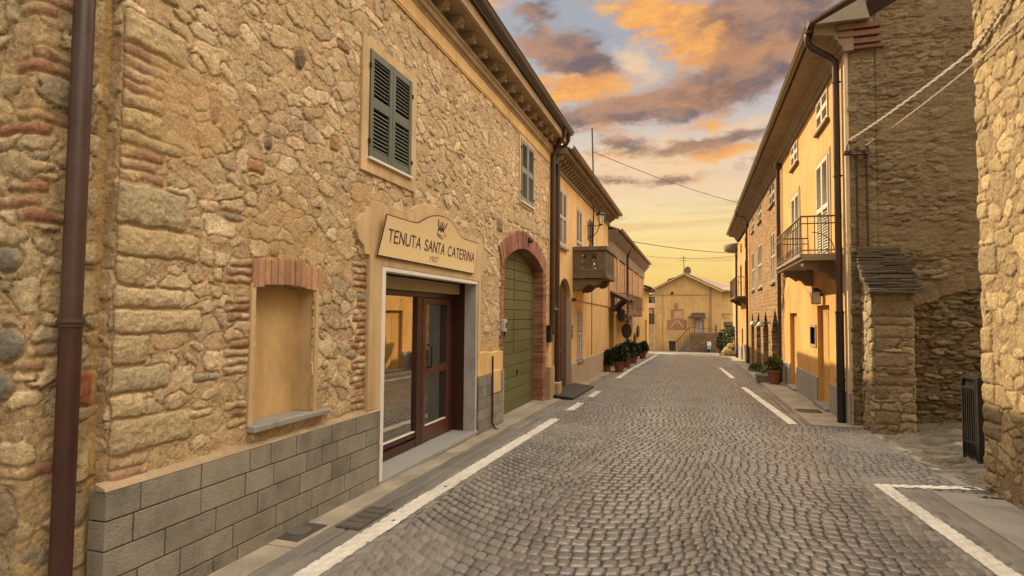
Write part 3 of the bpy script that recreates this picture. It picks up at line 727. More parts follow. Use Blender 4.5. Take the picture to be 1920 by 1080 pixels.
F1 += [(2.86, 2.93, 2.77, 2.90, (.15, .105, .085), .016, 'oval'), (3.34, 3.41, 2.74, 2.83, (.20, .155, .125), .016, 'oval'), (3.62, 3.75, 3.45, 3.60, (.19, .14, .10), .016, 'oval'), (3.41, 3.52, 1.995, 2.10, (.22, .18, .16), .016, 'oval'), (8.35, 8.6, 2.88, 3.07, (.24, .195, .135), .014, 'block'), (4.10, 4.22, 2.95, 3.07, (.44, .23, .12), .010, 'block')]
for k in range(16):   # scraps of brick beside the blind window
    rnd = random.Random(100+k); z = .86+k*.057
    if rnd.random() < .72:
        y = 3.13-rnd.uniform(0, .12); F1.append((y, 3.235, z, z+.045, rnd.choice([(.36, .19, .105), (.44, .30, .17), (.27, .15, .085), (.50, .40, .24)]), .012, 'brick'))
for k in range(22):   # brick edge beside the shop frame
    rnd = random.Random(200+k); z = .75+k*.06
    if rnd.random() < .75: y = rnd.uniform(4.46, 4.56); F1.append((y, 4.70, z, z+.048, rnd.choice([(.36, .18, .10), (.42, .25, .14), (.30, .15, .08)]), .010, 'brick'))
for k in range(7): F1.append((3.06, 3.24, 1.80+k*.0, 1.85, (.40, .22, .13), .012, 'brick')) if k == 0 else None
for k in range(3): F1.append((3.02+.02*k, 3.25, 1.795+k*.055, 1.842+k*.055, (.42, .23, .14), .012, 'brick'))
for (a, b) in ((.80, 1.0),):
    pass
rnd = random.Random(77)
for k in range(46):
    y, z = rnd.uniform(2.75, 8.3), rnd.uniform(.85, 4.6); w = rnd.uniform(.07, .20)
    F1.append((y, y+w, z, z+rnd.uniform(.045, .09), rnd.choice([(.40, .235, .14), (.36, .20, .12), (.44, .30, .19), (.34, .29, .21), (.30, .255, .19), (.60, .49, .33)]), .007, rnd.choice(['brick', 'block', 'oval'])))
for k in range(8):   # flat stones in courses under the upper right window
    F1.append((8.85+k*.36, 9.17+k*.36, 3.10+(k % 2)*.02, 3.32, QC[k % 3], .010, 'block'))
GA_C, GA_R0, GA_R1 = (9.935, .06), 2.69, 2.985
def hole1(S, T):
    h = (T < .62) & (S < 4.8)
    h |= (S > 3.29) & (S < 3.92) & (T > .84) & (T < 1.80)
    h |= (S > 4.98) & (S < 7.44) & (T < 2.03)
    h |= (S > 4.66) & (S < 5.45) & (T > 3.04) & (T < 4.0)
    h |= (S > 9.56) & (S < 10.36) & (T > 3.56) & (T < 4.62)
    inside = (np.sqrt((S-GA_C[0])**2+(T-GA_C[1])**2) < GA_R0+.05)
    h |= (S > 8.6) & (S < 11.28) & (T < 2.62) & ((T < 2.44) | inside)
    h |= (S > 8.72) & (S < 11.15) & (T < 2.80) & inside
    return h
def post1(S, T, H, C):
    # patches where mortar was smeared over the stones, and a warm wash under the sill
    sm = sstep(.60, .72, fbm(S*1.1, T*1.4, 301, 4))*.6
    sm = np.maximum(sm, sstep(.80, .70, T)*.8*(S > 2.7))
    k = sm[..., None]; H = H*(1-sm*.8)
    C = C*(1-k)+k*np.array((.47, .315, .150), np.float32)*(.85+.3*fbm(S*9, T*9, 303))[..., None]
    return H, C
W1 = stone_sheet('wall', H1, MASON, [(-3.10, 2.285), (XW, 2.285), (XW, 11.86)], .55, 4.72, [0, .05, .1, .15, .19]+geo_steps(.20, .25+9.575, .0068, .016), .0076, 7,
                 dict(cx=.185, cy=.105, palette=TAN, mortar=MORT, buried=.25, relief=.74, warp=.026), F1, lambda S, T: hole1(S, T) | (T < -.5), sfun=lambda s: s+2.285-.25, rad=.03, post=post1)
mb = MB(); mb.box(-9.5, -3.36, 2.30, 11.88, -.5, 5.1); mb.box(-3.36, -2.90, 2.30, 3.15, -.5, 5.05); mb.box(-3.36, -2.9, 8.05, 8.5, -.5, 5.05); mb.box(-3.36, -2.9, 11.5, 11.88, -.5, 5.05)
mb.box(-3.36, -3.0, 3.15, 4.9, -.5, 5.05); mb.box(-3.36, -2.9, 4.9, 7.6, 2.06, 2.9); mb.build('inner_wall', dark_in, H1)
# block plinth
def plinth(parent, y0, y1, rows, seed, xo=.055, side=True, name='plinth'):
    mb = MB(); rnd = random.Random(seed)
    for i, (z0, z1) in enumerate(rows):
        y = y0+(0 if i % 2 == 0 else rnd.uniform(.14, .22)); cuts = [y0] if i % 2 == 0 else [y0, y]
        while cuts[-1] < y1-.2: cuts.append(cuts[-1]+rnd.choice([.27, .36, .40, .44, .20]))
        cuts[-1] = y1
        for a, b in zip(cuts[:-1], cuts[1:]):
            if b-a > .02: mb.box(XW-.06, XW+xo+rnd.uniform(-.0015, .0015), a+.004, b-.004, z0+.004, z1-.004)
    o = mb.build(name, block_mat, parent, bevel=.004)
    jt = MB(); jt.box(XW-.05, XW+xo-.007, y0+.014, y1-.008, rows[-1][0]+.01, rows[0][1]-.008); jt.build('mortar_bed', simple('dark_mortar', (.07, .06, .045), .95, .3, 8, .4, .004, 60), o)
    return o
zr = [.70-.148*k for k in range(7)]
plinth(H1, 2.225, 4.905, [(zr[k+1], zr[k]) for k in range(6)], 5)
mb = MB(); mb.prism([(XW-.02, 2.225, .70), (XW+.055, 2.225, .70), (XW+.045, 2.225, .715), (XW-.02, 2.225, .735)], (0, 2.68, 0)); mb.build('plinth_cap', cornice_m, H1)
plinth(H1, 7.52, 8.60, [(.74-.150*(k+1), .74-.150*k) for k in range(6)], 8, xo=.05)
mb = MB(); mb.prism([(XW-.05, y, z) for y, z in ((7.53, .74), (8.62, .74), (8.62, 1.04), (8.40, 1.06), (8.1, 1.05), (7.8, 1.08), (7.53, 1.07))], (.085, 0, 0))
mb.box(XW+.0, XW+.062, 8.10, 8.44, .45, .78); mb.build('plaster_patch', plaster_ochre, H1, bevel=.012)
mb = MB(); mb.tube([(XW+.075, 8.02, 1.0), (XW+.075, 8.03, .05), (XW+.11, 8.04, -.03), (XW+.17, 8.05, -.045)], .015, 10); mb.build('drain_stub', castiron, H1, smooth=True)
# blind window
bw = MB(); bw.quad((XW-.14, 3.2, .78), (XW-.14, 4.0, .78), (XW-.14, 4.0, 1.9), (XW-.14, 3.2, 1.9)); BW = bw.build('blind_window', simple('blind_plaster', (.52, .345, .155), .88, .14, 3, .3, .003, 60, stain=(.40, .26, .125)), H1)
for a in (3.235, 3.935): mb = MB(); mb.box(XW-.145, XW+.022, a, a+.04, .84, 1.80); mb.build('window_jamb', plaster_tan, BW, bevel=.004)
mb = MB(); rnd = random.Random(3); yy = 3.24
while yy < 3.97:
    w = rnd.uniform(.05, .075); u = (yy+w/2-3.605)/.36; zb = 1.765+.035*(1-u*u)
    mb.box(XW-.13, XW+.024+rnd.uniform(-.004, .004), yy, yy+w-.006, zb+rnd.uniform(-.006, .004), zb+.185+rnd.uniform(-.01, .012)); yy += w
mb.build('brick_lintel', simple('pale_red_brick', (.36, .20, .115), .9, .25, 14, .6, .005, 80, island=.28), BW, bevel=.006)
mb = MB(); mb.prism([(XW-.14, y, z) for y, z in ((3.235, .80), (4.09, .803), (4.085, .838), (3.6, .846), (3.24, .842))], (.215, 0, 0)); mb.build('window_sill', sill_grey, BW, bevel=.008)
# upper windows
def up_window(parent, y0, y1, z0, z1, fr, shmat, sy0, sy1, sz0, sz1, n=26, d=.02, sillm=None, nx=1, X=XW, depth=.0, frm=plaster_tan):
    mb = MB(); t = fr
    for a, b, c, e in ((y0, sy0, z0, z1), (sy1, y1, z0, z1), (sy0, sy1, z0, sz0), (sy0, sy1, sz1, z1)): wbox(mb, nx, X, a, b, c, e, -.12, t)
    w = mb.build('window', frm, parent, bevel=.003)
    bk = MB(); wbox(bk, nx, X, sy0-.01, sy1+.01, sz0-.01, sz1+.01, -.10, -.06); bk.build('pane', dark_in, w)
    ym = (sy0+sy1)/2
    louvre_shutter(w, shmat, nx, X, sy0+.004, ym-.003, sz0+.02, sz1-.004, d0=d-.035, n=n)
    louvre_shutter(w, shmat, nx, X, ym+.003, sy1-.004, sz0+.02, sz1-.004, d0=d-.035, n=n)
    sl = MB(); wbox(sl, nx, X, sy0-.01, sy1+.01, sz0-.008, sz0+.016, -.05, t+.03); sl.build('sill', sillm or white_edge, w, bevel=.003)
    for yy in (sy0-.004, sy1-.002):
        for zz in (sz0+.16, sz1-.16): hg = MB(); wbox(hg, nx, X, yy-.006, yy+.014, zz-.02, zz+.02, t, t+.022); hg.build('hinge', black_iron, w)
    return w
up_window(H1, 4.525, 5.59, 2.885, 4.12, .028, green_shut, 4.64, 5.467, 3.01, 4.03, 23, d=.040)
up_window(H1, 9.475, 10.45, 3.485, 4.697, .024, simple('faded_grey_paint', (.20, .19, .16), .55, .2, 6, .3, .002, 70), 9.54, 10.38, 3.54, 4.64, 26, d=.034)
# string course, moulding, soffit with corbels, gutter and roof
mb = MB(); wbox(mb, 1, XW, 2.29, 11.88, 4.715, 4.90, -.06, .022); wbox(mb, 1, XW, 2.29, 11.88, 4.735, 4.745, .02, .030); mb.build('frieze', plaster_ochre, H1)
CN = MB(); CN.prism([(XW-.05, 2.29, 4.90), (XW+.03, 2.29, 4.90), (XW+.045, 2.29, 4.925), (XW+.075, 2.29, 4.94), (XW+.085, 2.29, 4.985), (XW+.105, 2.29, 5.0), (XW+.105, 2.29, 5.035), (XW-.05, 2.29, 5.035)], (0, 9.59, 0))
CN.prism([(XW-.05, 2.29, 5.185), (XW+.30, 2.29, 5.185), (XW+.30, 2.29, 5.16), (XW+.335, 2.29, 5.17), (XW+.335, 2.29, 5.30), (XW-.05, 2.29, 5.30)], (0, 9.59, 0))
CN.box(XW-.05, XW+.015, 2.29, 11.88, 5.03, 5.19)
cn = CN.build('cornice', cornice_m, H1)
cp = [(0, 0), (.06, 0), (.075, .03), (.10, .045), (.15, .05), (.175, .075), (.18, .105), (.20, .115), (.20, .155), (0, .155)]
CORB = None
for k in range(22):
    y = 2.55+.43*k
    if CORB is None:
        mb = MB(); mb.prism([(XW+.012+a, y-.065, 5.032+b) for a, b in cp], (0, .13, 0)); mb.lathe((XW+.19, y, 5.06), [(.012, -.02), (.026, 0), (.012, .02)], 8)
        CORB = mb.build('corbel', simple('pale_corbel_stone', (.36, .28, .18), .88, .35, 9, .6, .006, 70, stain=(.20, .155, .105)), cn, bevel=.006)
    else:
        o = CORB.copy(); COL.objects.link(o); o.location.y += .43*k
gutter(H1, XW+.40, 2.2, 11.9, 5.40, .072, gut_metal, 1)
mb = MB()
for k in range(32):
    y = 2.25+k*.302
    mb.prism([(-2.44, y, 5.375), (-2.44, y+.15, 5.41), (-2.44, y+.30, 5.375), (-2.44, y+.30, 5.345), (-2.44, y, 5.345)], (-3.6, 0, 1.25))
mb.build('roof', tile_m, H1)
# downpipes at the joint with the next house
mb = MB()
for (y, x) in ((11.72, XW+.075), (12.12, XW+.085)):
    mb.tube([(XW+.38, y-.35, 5.34), (XW+.36, y-.3, 5.22), (XW+.10, y-.02, 4.98), (x, y, 4.85), (x, y, 4.0), (x, y, 2.0), (x, y, 1.2)], .05, 12)
    for z in (4.1, 3.1, 2.0): mb.lathe((x, y, z), [(.05, -.012), (.060, -.012), (.060, .012), (.05, .012)], 12)
mb.lathe((XW+.08, 11.80, 1.72), [(.03, -.13), (.07, -.05), (.12, -.01), (.06, .03), (.05, .12)], 14)
mb.build('downpipe', copper, H1, smooth=True)
mb = MB(); mb.tube([(XW+.08, 12.12, 1.2), (XW+.08, 12.12, gz(12)+.25)], .055, 12); mb.build('downpipe_foot', castiron, H1, smooth=True)
mb = MB(); mb.box(XW-.05, XW+.10, 11.50, 11.86, gz(12)-.1, .56); mb.box(XW-.05, XW+.17, 11.90, 12.24, gz(12)-.1, .20); mb.build('corner_block', cornice_m, H1, bevel=.012)
mb = MB(); mb.box(XW-.05, XW+.018, 11.62, 11.89, .3, 4.72); mb.build('corner_strip', plaster_ochre, H1)
# garage
GX = -3.03
def arc_pt(r, a): return (GA_C[0]+r*math.sin(a), GA_C[1]+r*math.cos(a))
amax = math.asin(1.235/GA_R0)
mb = MB(); n = 46; a0, a1 = -amax-.055, amax+.055
for k in range(n):
    t0, t1 = a0+(a1-a0)*(k+.05)/n, a0+(a1-a0)*(k+.95)/n; jit = random.Random(k).uniform(-.004, .004)
    pts = [arc_pt(GA_R0, t0), arc_pt(GA_R0, t1), arc_pt(GA_R1+jit*3, t1), arc_pt(GA_R1+jit*3, t0)]
    mb.prism([(GX-.03, y, z) for y, z in pts], (XW+.026+jit-GX+.03, 0, 0))
arch = mb.build('brick_arch', brick_red, H1, bevel=.004)
mb = MB(); mbl = MB(); rnd = random.Random(9)
z = gz(11)-.08
while z < 2.47:
    h = .064; w = .27 if int(z/h) % 2 else .22
    mb.box(GX-.03, XW+.022+rnd.uniform(-.004, .004), 11.17+rnd.uniform(-.004, .004), 11.17+w, z+.004, z+h-.004)
    mbl.box(GX-.03, XW+.020+rnd.uniform(-.004, .004), 8.70-w*.65, 8.70+rnd.uniform(-.004, .004), max(z, .0)+.004, z+h-.004) if z > .74 else None
    z += h
mb.build('brick_jamb', brick_red, H1, bevel=.005); mbl.build('brick_jamb', brick_red, H1, bevel=.005)
bmort = simple('brick_mortar', (.36, .25, .15), .9, .2, 8, .4, .004, 60)
mb = MB(); mb.box(GX-.04, XW+.014, 11.175, 11.42, -.2, 2.5); mb.build('jamb_mortar', bmort, H1); mb = MB(); mb.box(GX-.04, XW+.012, 8.54, 8.695, .74, 2.5); mb.box(GX-.04, XW+.03, 8.60, 8.70, -.2, .738); mb.build('jamb_mortar', bmort, H1)
GD = MB(); zb = [-.10]
while zb[-1] < 2.75: zb.append(zb[-1]+(.205 if zb[-1] < 1.2 else .175))
for za, zc in zip(zb[:-1], zb[1:]):
    y0, y1 = 8.66, 11.2
    if zc > 2.35:
        t = min(zc-.02, 2.74); 
    GD.box(GX-.06, GX, y0, y1, za+.004, zc-.004)
gd = GD.build('garage_door', green_wood, H1, bevel=.006)
mb = MB(); mb.box(GX-.07, GX-.012, 8.66, 11.2, -.1, 2.8); mb.build('door_backing', dark_in, gd)
mb = MB(); mb.box(GX-.005, GX+.004, 9.86, 9.88, .95, 2.7); mb.box(GX-.002, GX+.02, 10.05, 10.10, .55, .62); mb.build('latch', black_iron, gd)
mb = MB(); mb.box(GX-.1, XW, 8.70, 11.17, gz(10)-.1, gz(10)+.02); mb.build('threshold', slab_l, H1)
# knob above arch
mb = MB(); mb.lathe((XW+.06, 10.05, 2.93), [(.02, -.05), (.055, -.03), (.06, .0), (.03, .05)], 12); mb.tube([(XW, 10.05, 2.93), (XW+.06, 10.05, 2.93)], .015, 8); mb.build('iron_boss', castiron, H1, smooth=True)

# shop entrance
SX = -3.17
fr = MB(); fr.box(SX-.02, XW+.04, 4.915, 4.985, .0, 2.045); fr.box(XW-.10, XW+.04, 4.985, 7.46, 2.005, 2.045); fr.build('door_frame', white_edge, H1, bevel=.003)
fr = MB(); fr.box(XW-.135, XW+.03, 7.435, 7.50, .0, 2.043); fr.build('door_reveal', marble, H1, bevel=.003)
fr = MB(); fr.box(SX+.031, XW-.136, 7.432, 7.50, .036, 2.003); fr.build('door_jamb', mahog, H1)
mb = MB(); mb.box(SX-.1, XW+.05, 4.92, 7.52, -.005, .035); mb.build('threshold', simple('threshold_granite', (.27, .265, .255), .6, .15, 20, .4, .003, 120), H1, bevel=.004)
mb = MB(); mb.box(SX, XW+.03, 4.93, 7.51, -.16, -.007); mb.build('step_riser', plaster_ochre, H1)
mb = MB(); mb.box(SX-.06, SX+.11, 4.985, 7.435, 1.865, 2.004); mb.build('roller_box', simple('beige_paint', (.36, .28, .15), .6, .15, 4, .2, .002, 60), H1, bevel=.006)
sf = MB()
sf.box(SX-.03, SX+.03, 4.985, 5.06, .035, 1.865); sf.box(SX-.03, SX+.03, 5.06, 6.32, .035, .13); sf.box(SX-.035, SX+.02, 5.06, 6.32, .15, .21); sf.box(SX-.03, SX+.03, 5.06, 7.43, 1.80, 1.865)
sf.box(SX-.03, SX+.035, 6.32, 6.46, .035, 1.80); sf.box(SX-.05, SX+.03, 7.30, 7.435, .035, 1.80)
SF = sf.build('shop_window', mahog, H1, bevel=.004)
mb = MB(); mb.box(SX-.012, SX, 5.06, 6.32, .21, 1.80); mb.build('pane', glass, SF)
mb = MB(); mb.box(SX+.001, SX+.026, 5.06, 6.32, .21, .218); mb.build('glazing_bead', white_edge, SF)
mb = MB(); mb.box(SX+.002, SX+.05, 5.075, 5.15, 1.30, 1.43); mb.box(SX+.05, SX+.058, 5.09, 5.135, 1.33, 1.40); mb.build('door_phone', black_iron, SF, bevel=.006)
DA = R(0)
ld = MB()
ld.box(SX-.02, SX+.035, 6.475, 6.56, .05, 1.795); ld.box(SX-.02, SX+.035, 7.20, 7.285, .05, 1.795); ld.box(SX-.02, SX+.033, 6.56, 7.20, 1.72, 1.795); ld.box(SX-.02, SX+.033, 6.56, 7.20, .86, .95); ld.box(SX-.02, SX+.033, 6.56, 7.20, .05, .235)
LD = ld.build('door', mahog_l, H1, bevel=.004)
mb = MB(); mb.box(SX-.006, SX+.004, 6.56, 7.20, .95, 1.72); mb.box(SX-.006, SX+.004, 6.56, 7.20, .235, .86); mb.build('pane', glass_mat('door_glazing', (.02, .022, .02), .12), LD)
mb = MB(); mb.box(SX+.005, SX+.03, 6.56, 7.20, .235, .243); mb.box(SX+.005, SX+.03, 6.56, 6.568, .243, 1.72); mb.build('glazing_bead', white_edge, LD)
mb = MB(); mb.tube([(SX+.03, 6.60, 1.22), (SX+.085, 6.60, 1.22), (SX+.095, 6.60, 1.20), (SX+.095, 6.60, .97), (SX+.085, 6.60, .95), (SX+.03, 6.60, .95)], .011, 8); mb.build('handle', black_iron, LD, smooth=True)
# shaped plaster backing behind the sign, running down beside the door
out = [(4.69, .72), (4.69, 2.13), (4.60, 2.13), (4.585, 2.20), (4.50, 2.25), (4.455, 2.33), (4.465, 2.41), (4.54, 2.49), (4.59, 2.50), (4.595, 2.555), (4.665, 2.57), (4.665, 2.63), (5.40, 2.645), (5.50, 2.70)]
hump = [(5.50+.62*(1-math.cos(math.pi*k/12)), 2.655+.165*math.sin(math.pi*k/12)) for k in range(0, 13)]
right = [(6.80, 2.64), (7.62, 2.63), (7.62, 2.57), (7.69, 2.555), (7.695, 2.50), (7.75, 2.49), (7.82, 2.41), (7.83, 2.33), (7.785, 2.25), (7.70, 2.20), (7.685, 2.13), (7.60, 2.13), (7.60, 1.05), (7.505, 1.05), (7.505, 2.047), (4.912, 2.047), (4.912, .72)]
pts = out[:-1]+hump+right
mb = MB(); mb.prism([(XW-.02, y, z) for y, z in pts], (.062, 0, 0)); mb.build('shaped_surround', plaster_tan, H1, bevel=.006)

# sign board: slightly hollow, leaning out at the top
SG = thing('shop_sign', (XW+.05, 6.1, 2.15), 'shaped cream shop sign lettered TENUTA SANTA CATERINA above the glazed entrance', 'sign')
def sgx(z): 
    t = (z-2.13)/.56; return XW+.07+.02*t+.05*t*t
top = [(4.86, 2.528), (5.42, 2.535), (5.50, 2.545), (5.58, 2.578), (5.68, 2.625), (5.80, 2.665), (5.95, 2.693), (6.1, 2.702), (6.25, 2.693), (6.38, 2.665), (6.50, 2.62), (6.60, 2.572), (6.68, 2.548), (6.76, 2.54), (7.30, 2.54)]
def side_y(z, left):
    t = (z-2.14)/.39; t = min(max(t, 0), 1); e = .09*(1-t)**1.6
    return 4.86-e if left else 7.30+e*.0-.06*(1-t)
NY, NZ = 80, 16
def topz(y): return float(np.interp(y, [p[0] for p in top], [p[1] for p in top]))
fv = []; ff = []
for i in range(NY+1):
    for j in range(NZ+1):
        f = i/NY; yt = 4.86+(7.30-4.86)*f; zt = topz(yt); z = 2.14+(zt-2.14)*j/NZ; zz = min(z, 2.53)
        yl, yr = side_y(zz, True), side_y(zz, False); fv.append((yl+(yr-yl)*f, z))
mb = MB(); nn = (NY+1)*(NZ+1)
mb.v = [(sgx(z), y, z) for y, z in fv]+[(sgx(z)-.018, y, z) for y, z in fv]
for i in range(NY):
    for j in range(NZ):
        a = i*(NZ+1)+j; b_ = a+NZ+1; mb.f += [(a, b_, b_+1, a+1), (nn+a, nn+a+1, nn+b_+1, nn+b_)]
rim = [i*(NZ+1) for i in range(NY+1)]+[NY*(NZ+1)+j for j in range(1, NZ+1)]+[i*(NZ+1)+NZ for i in range(NY-1, -1, -1)]+[j for j in range(NZ-1, 0, -1)]
for a, b_ in zip(rim, rim[1:]+rim[:1]): mb.f.append((b_, a, nn+a, nn+b_))
SB = mb.build('sign_board', simple('cream_enamel', (.68, .53, .29), .42, .07, 2, .05, .001, 60), SG, smooth=True)
rimm = MB(); rimm.tube([(sgx(fv[k][1])-.006, fv[k][0], fv[k][1]) for k in rim]+[(sgx(fv[rim[0]][1])-.006, *fv[rim[0]])], .0075, 6, cap=False); rimm.build('sign_edge', castiron, SG)
for yy in (5.1, 7.0): mb = MB(); mb.tube([(XW+.03, yy, 2.40), (sgx(2.4)-.02, yy, 2.40)], .012, 6); mb.build('fixing', black_iron, SG)
plum = simple('plum_lettering', (.075, .022, .045), .6, .15, 30, 0)
GL = {'T': [[(0, 1), (1, 1)], [(.5, 1), (.46, 0)]], 'E': [[(.95, 1), (.08, 1), (.05, 0), (.95, 0)], [(.06, .52), (.8, .52)]], 'N': [[(.03, 0), (.05, 1), (.93, 0), (.97, 1)]],
      'U': [[(.04, 1), (.04, .35), (.14, .08), (.5, 0), (.84, .08), (.95, .35), (.97, 1)]], 'A': [[(0, 0), (.5, 1), (1, 0)], [(.2, .36), (.8, .36)]],
      'S': [[(.92, .84), (.7, .98), (.35, .98), (.1, .82), (.15, .6), (.5, .5), (.85, .38), (.95, .18), (.7, .02), (.3, .01), (.04, .15)]],
      'C': [[(.95, .85), (.7, .99), (.35, .97), (.08, .72), (.03, .4), (.2, .1), (.55, 0), (.95, .14)]], 'R': [[(.05, 0), (.05, 1), (.7, 1), (.92, .8), (.85, .58), (.6, .5), (.06, .5)], [(.5, .5), (.97, 0)]],
      'I': [[(.5, 0), (.5, 1)]], '1': [[(.2, .8), (.55, 1), (.5, 0)]], '9': [[(.9, .75), (.65, 1), (.25, .95), (.1, .7), (.3, .48), (.65, .5), (.88, .78), (.85, .4), (.6, 0)]],
      '0': [[(.5, 0), (.15, .2), (.08, .6), (.35, 1), (.7, .98), (.92, .65), (.85, .2), (.5, 0)]], '7': [[(.05, 1), (.95, 1), (.4, 0)]]}
def letters(mb, text, y0, y1, zb, h, stroke, slant=0, wid=None):
    wd = {'I': .28, ' ': .62, '1': .5}; adv = [wd.get(ch, 1.0 if ch in 'CNAU' else .82) for ch in text]; gap = .26
    tot = sum(adv)+gap*(len(text)-1); sc = (y1-y0)/tot; y = y0
    for ch, a in zip(text, adv):
        for st in GL.get(ch, []):
            P = [(y+(px)*a*sc+slant*pz*h, zb+pz*h) for px, pz in st]
            for (ya, za), (yb, zb2) in zip(P[:-1], P[1:]):
                d = Vector((yb-ya, zb2-za)); l = d.length; d /= l; nrm = Vector((-d.y, d.x))*stroke/2; ex = d*stroke*.35
                c = [(ya-ex.x+nrm.x, za-ex.y+nrm.y), (ya-ex.x-nrm.x, za-ex.y-nrm.y), (yb+ex.x-nrm.x*.8, zb2+ex.y-nrm.y*.8), (yb+ex.x+nrm.x*.8, zb2+ex.y+nrm.y*.8)]
                m = 3
                mb.prism([(sgx(zz)-.001, yy, zz) for yy, zz in c], (.004, 0, 0))
        y += (a+gap)*sc
for wd_, a, b in (('TENUTA', 4.94, 5.62), ('SANTA', 5.72, 6.24), ('CATERINA', 6.34, 7.20)): mb = MB(); letters(mb, wd_, a, b, 2.288, .112, .017); mb.build('lettering', plum, SG)
mb = MB(); letters(mb, '1907', 5.86, 6.08, 2.178, .062, .008, .25); mb.build('year_lettering', simple('faded_lettering', (.22, .13, .09), .6, .15, 30, 0), SG)
mb = MB()
def em(pts, w):
    for (ya, za), (yb, zb2) in zip(pts[:-1], pts[1:]):
        d = Vector((yb-ya, zb2-za)).normalized(); nrm = Vector((-d.y, d.x))*w/2
        mb.prism([(sgx(z_)-.001, y_, z_) for y_, z_ in ((ya+nrm.x, za+nrm.y), (ya-nrm.x, za-nrm.y), (yb-nrm.x*.5, zb2-nrm.y*.5), (yb+nrm.x*.5, zb2+nrm.y*.5))], (.004, 0, 0))
EM = 6.08
em([(EM-.05, 2.545), (EM-.09, 2.59), (EM-.115, 2.655)], .03); em([(EM+.05, 2.545), (EM+.09, 2.59), (EM+.125, 2.648)], .03); em([(EM, 2.53), (EM, 2.645)], .035); em([(EM-.03, 2.54), (EM-.05, 2.63)], .02); em([(EM+.03, 2.54), (EM+.05, 2.63)], .02)
em([(EM-.09, 2.535), (EM, 2.575), (EM+.09, 2.535)], .025); em([(EM-.10, 2.505), (EM-.02, 2.488), (EM+.06, 2.486)], .012); em([(EM-.08, 2.482), (EM+.02, 2.462), (EM+.10, 2.465)], .010); em([(EM+.11, 2.515), (EM+.15, 2.49)], .012)
mb.build('emblem', plum, SG)

# fittings on and by the garage
UB = thing('utility_box', (XW+.05, 8.62, 1.42), 'small pale grey switch box with a black conduit beside the green garage door', 'switch box')
mb = MB(); mb.box(XW-.01, XW+.075, 8.56, 8.69, 1.34, 1.53); ub = mb.build('box', simple('grey_plastic', (.42, .41, .38), .5, .1, 10, .1, .001, 60), UB, bevel=.008)
mb = MB(); mb.box(XW+.0755, XW+.082, 8.60, 8.65, 1.39, 1.48); mb.build('switch', black_iron, UB)
mb = MB(); mb.tube([(XW+.03, 8.69, 1.47), (XW+.03, 8.80, 1.475), (XW+.02, 8.86, 1.46), (XW-.0, 8.89, 1.42), (XW-.06, 8.90, 1.2), (GX+.03, 8.92, .9), (GX+.03, 8.93, .12)], .014, 8); mb.build('conduit', black_iron, UB, smooth=True)
LB = thing('letter_box', (XW+.08, 11.56, 1.1), 'narrow black letter box on the corner right of the garage arch', 'letter box')
mb = MB(); mb.box(XW+.02, XW+.10, 11.48, 11.66, 1.05, 1.36); lb = mb.build('body', black_iron, LB, bevel=.008)
mb = MB(); mb.prism([(XW+.02, 11.47, 1.36), (XW+.115, 11.47, 1.36), (XW+.115, 11.47, 1.37), (XW+.02, 11.47, 1.40)], (0, .20, 0)); mb.build('lid', black_iron, LB)

# ------------------------------------------------------------------ pier at the near end
PR = thing('stone_pier', (-3.4, 2.1, 0), 'rough stone wall end with brick courses carrying the big brown downpipe', 'wall')
FP = []
rnd = random.Random(12)
for z0, n in ((.82, 1), (1.32, 2), (2.02, 2), (2.16, 1), (2.44, 2), (2.74, 2), (3.02, 3), (3.42, 2), (3.8, 2), (4.3, 3)):
    for k in range(n):
        a = 2.42+rnd.uniform(-.12, .10); FP.append((a, a+rnd.uniform(.2, .34), z0+k*.066, z0+k*.066+.054, rnd.choice([(.33, .165, .10), (.38, .215, .14), (.29, .135, .085)]), .005, 'brick'))
for z0, z1, a in ((1.17, 1.33, 2.28), (1.36, 1.52, 2.34), (1.04, 1.17, 2.22), (1.78, 1.9, 2.3)): FP.append((a, a+.2, z0, z1, (.20, .185, .155), .02, 'oval'))
FP.append((2.74, 2.9, 1.12, 1.30, (.34, .125, .07), .012, 'block'))
def postp(S, T, H, C):
    k = (sstep(2.845, 2.865, S)*.8)[..., None]; k2 = (sstep(.95, .70, T)*sstep(2.62, 2.50, S)*.85)[..., None]
    C = C*(1-k)+k*np.array((.44, .29, .115))*(.8+.4*fbm(S*8, T*8, 77))[..., None]
    C = C*(1-k2)+k2*np.array((.23, .175, .11))
    return H*(1-.6*k[..., 0]), C
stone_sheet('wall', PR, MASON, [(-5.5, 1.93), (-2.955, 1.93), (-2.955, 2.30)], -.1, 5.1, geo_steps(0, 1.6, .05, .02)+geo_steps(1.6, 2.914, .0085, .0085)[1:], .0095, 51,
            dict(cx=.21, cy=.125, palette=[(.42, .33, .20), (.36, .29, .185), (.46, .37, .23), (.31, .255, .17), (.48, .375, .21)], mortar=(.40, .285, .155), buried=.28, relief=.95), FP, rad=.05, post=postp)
mb = MB(); mb.box(-7.5, -2.99, 1.96, 2.285, -.3, 5.1); mb.build('core', dark_in, PR)
mb = MB(); mb.tube([(-2.87, 2.075, 5.2), (-2.87, 2.075, 1.55)], .046, 20); pp = mb.build('downpipe', copper, PR, smooth=True)
mb = MB(); mb.tube([(-2.87, 2.075, 1.55), (-2.87, 2.075, -.1)], .0475, 20); mb.build('downpipe_foot', castiron, PR, smooth=True)
mb = MB(); mb.lathe((-2.87, 2.075, 1.55), [(.047, -.03), (.054, -.028), (.055, -.012), (.060, -.008), (.060, .004), (.054, .008), (.054, .016), (.047, .018)], 24); mb.box(-2.985, -2.87, 2.065, 2.085, 1.535, 1.553); mb.build('pipe_collar', copper, PR, smooth=True)

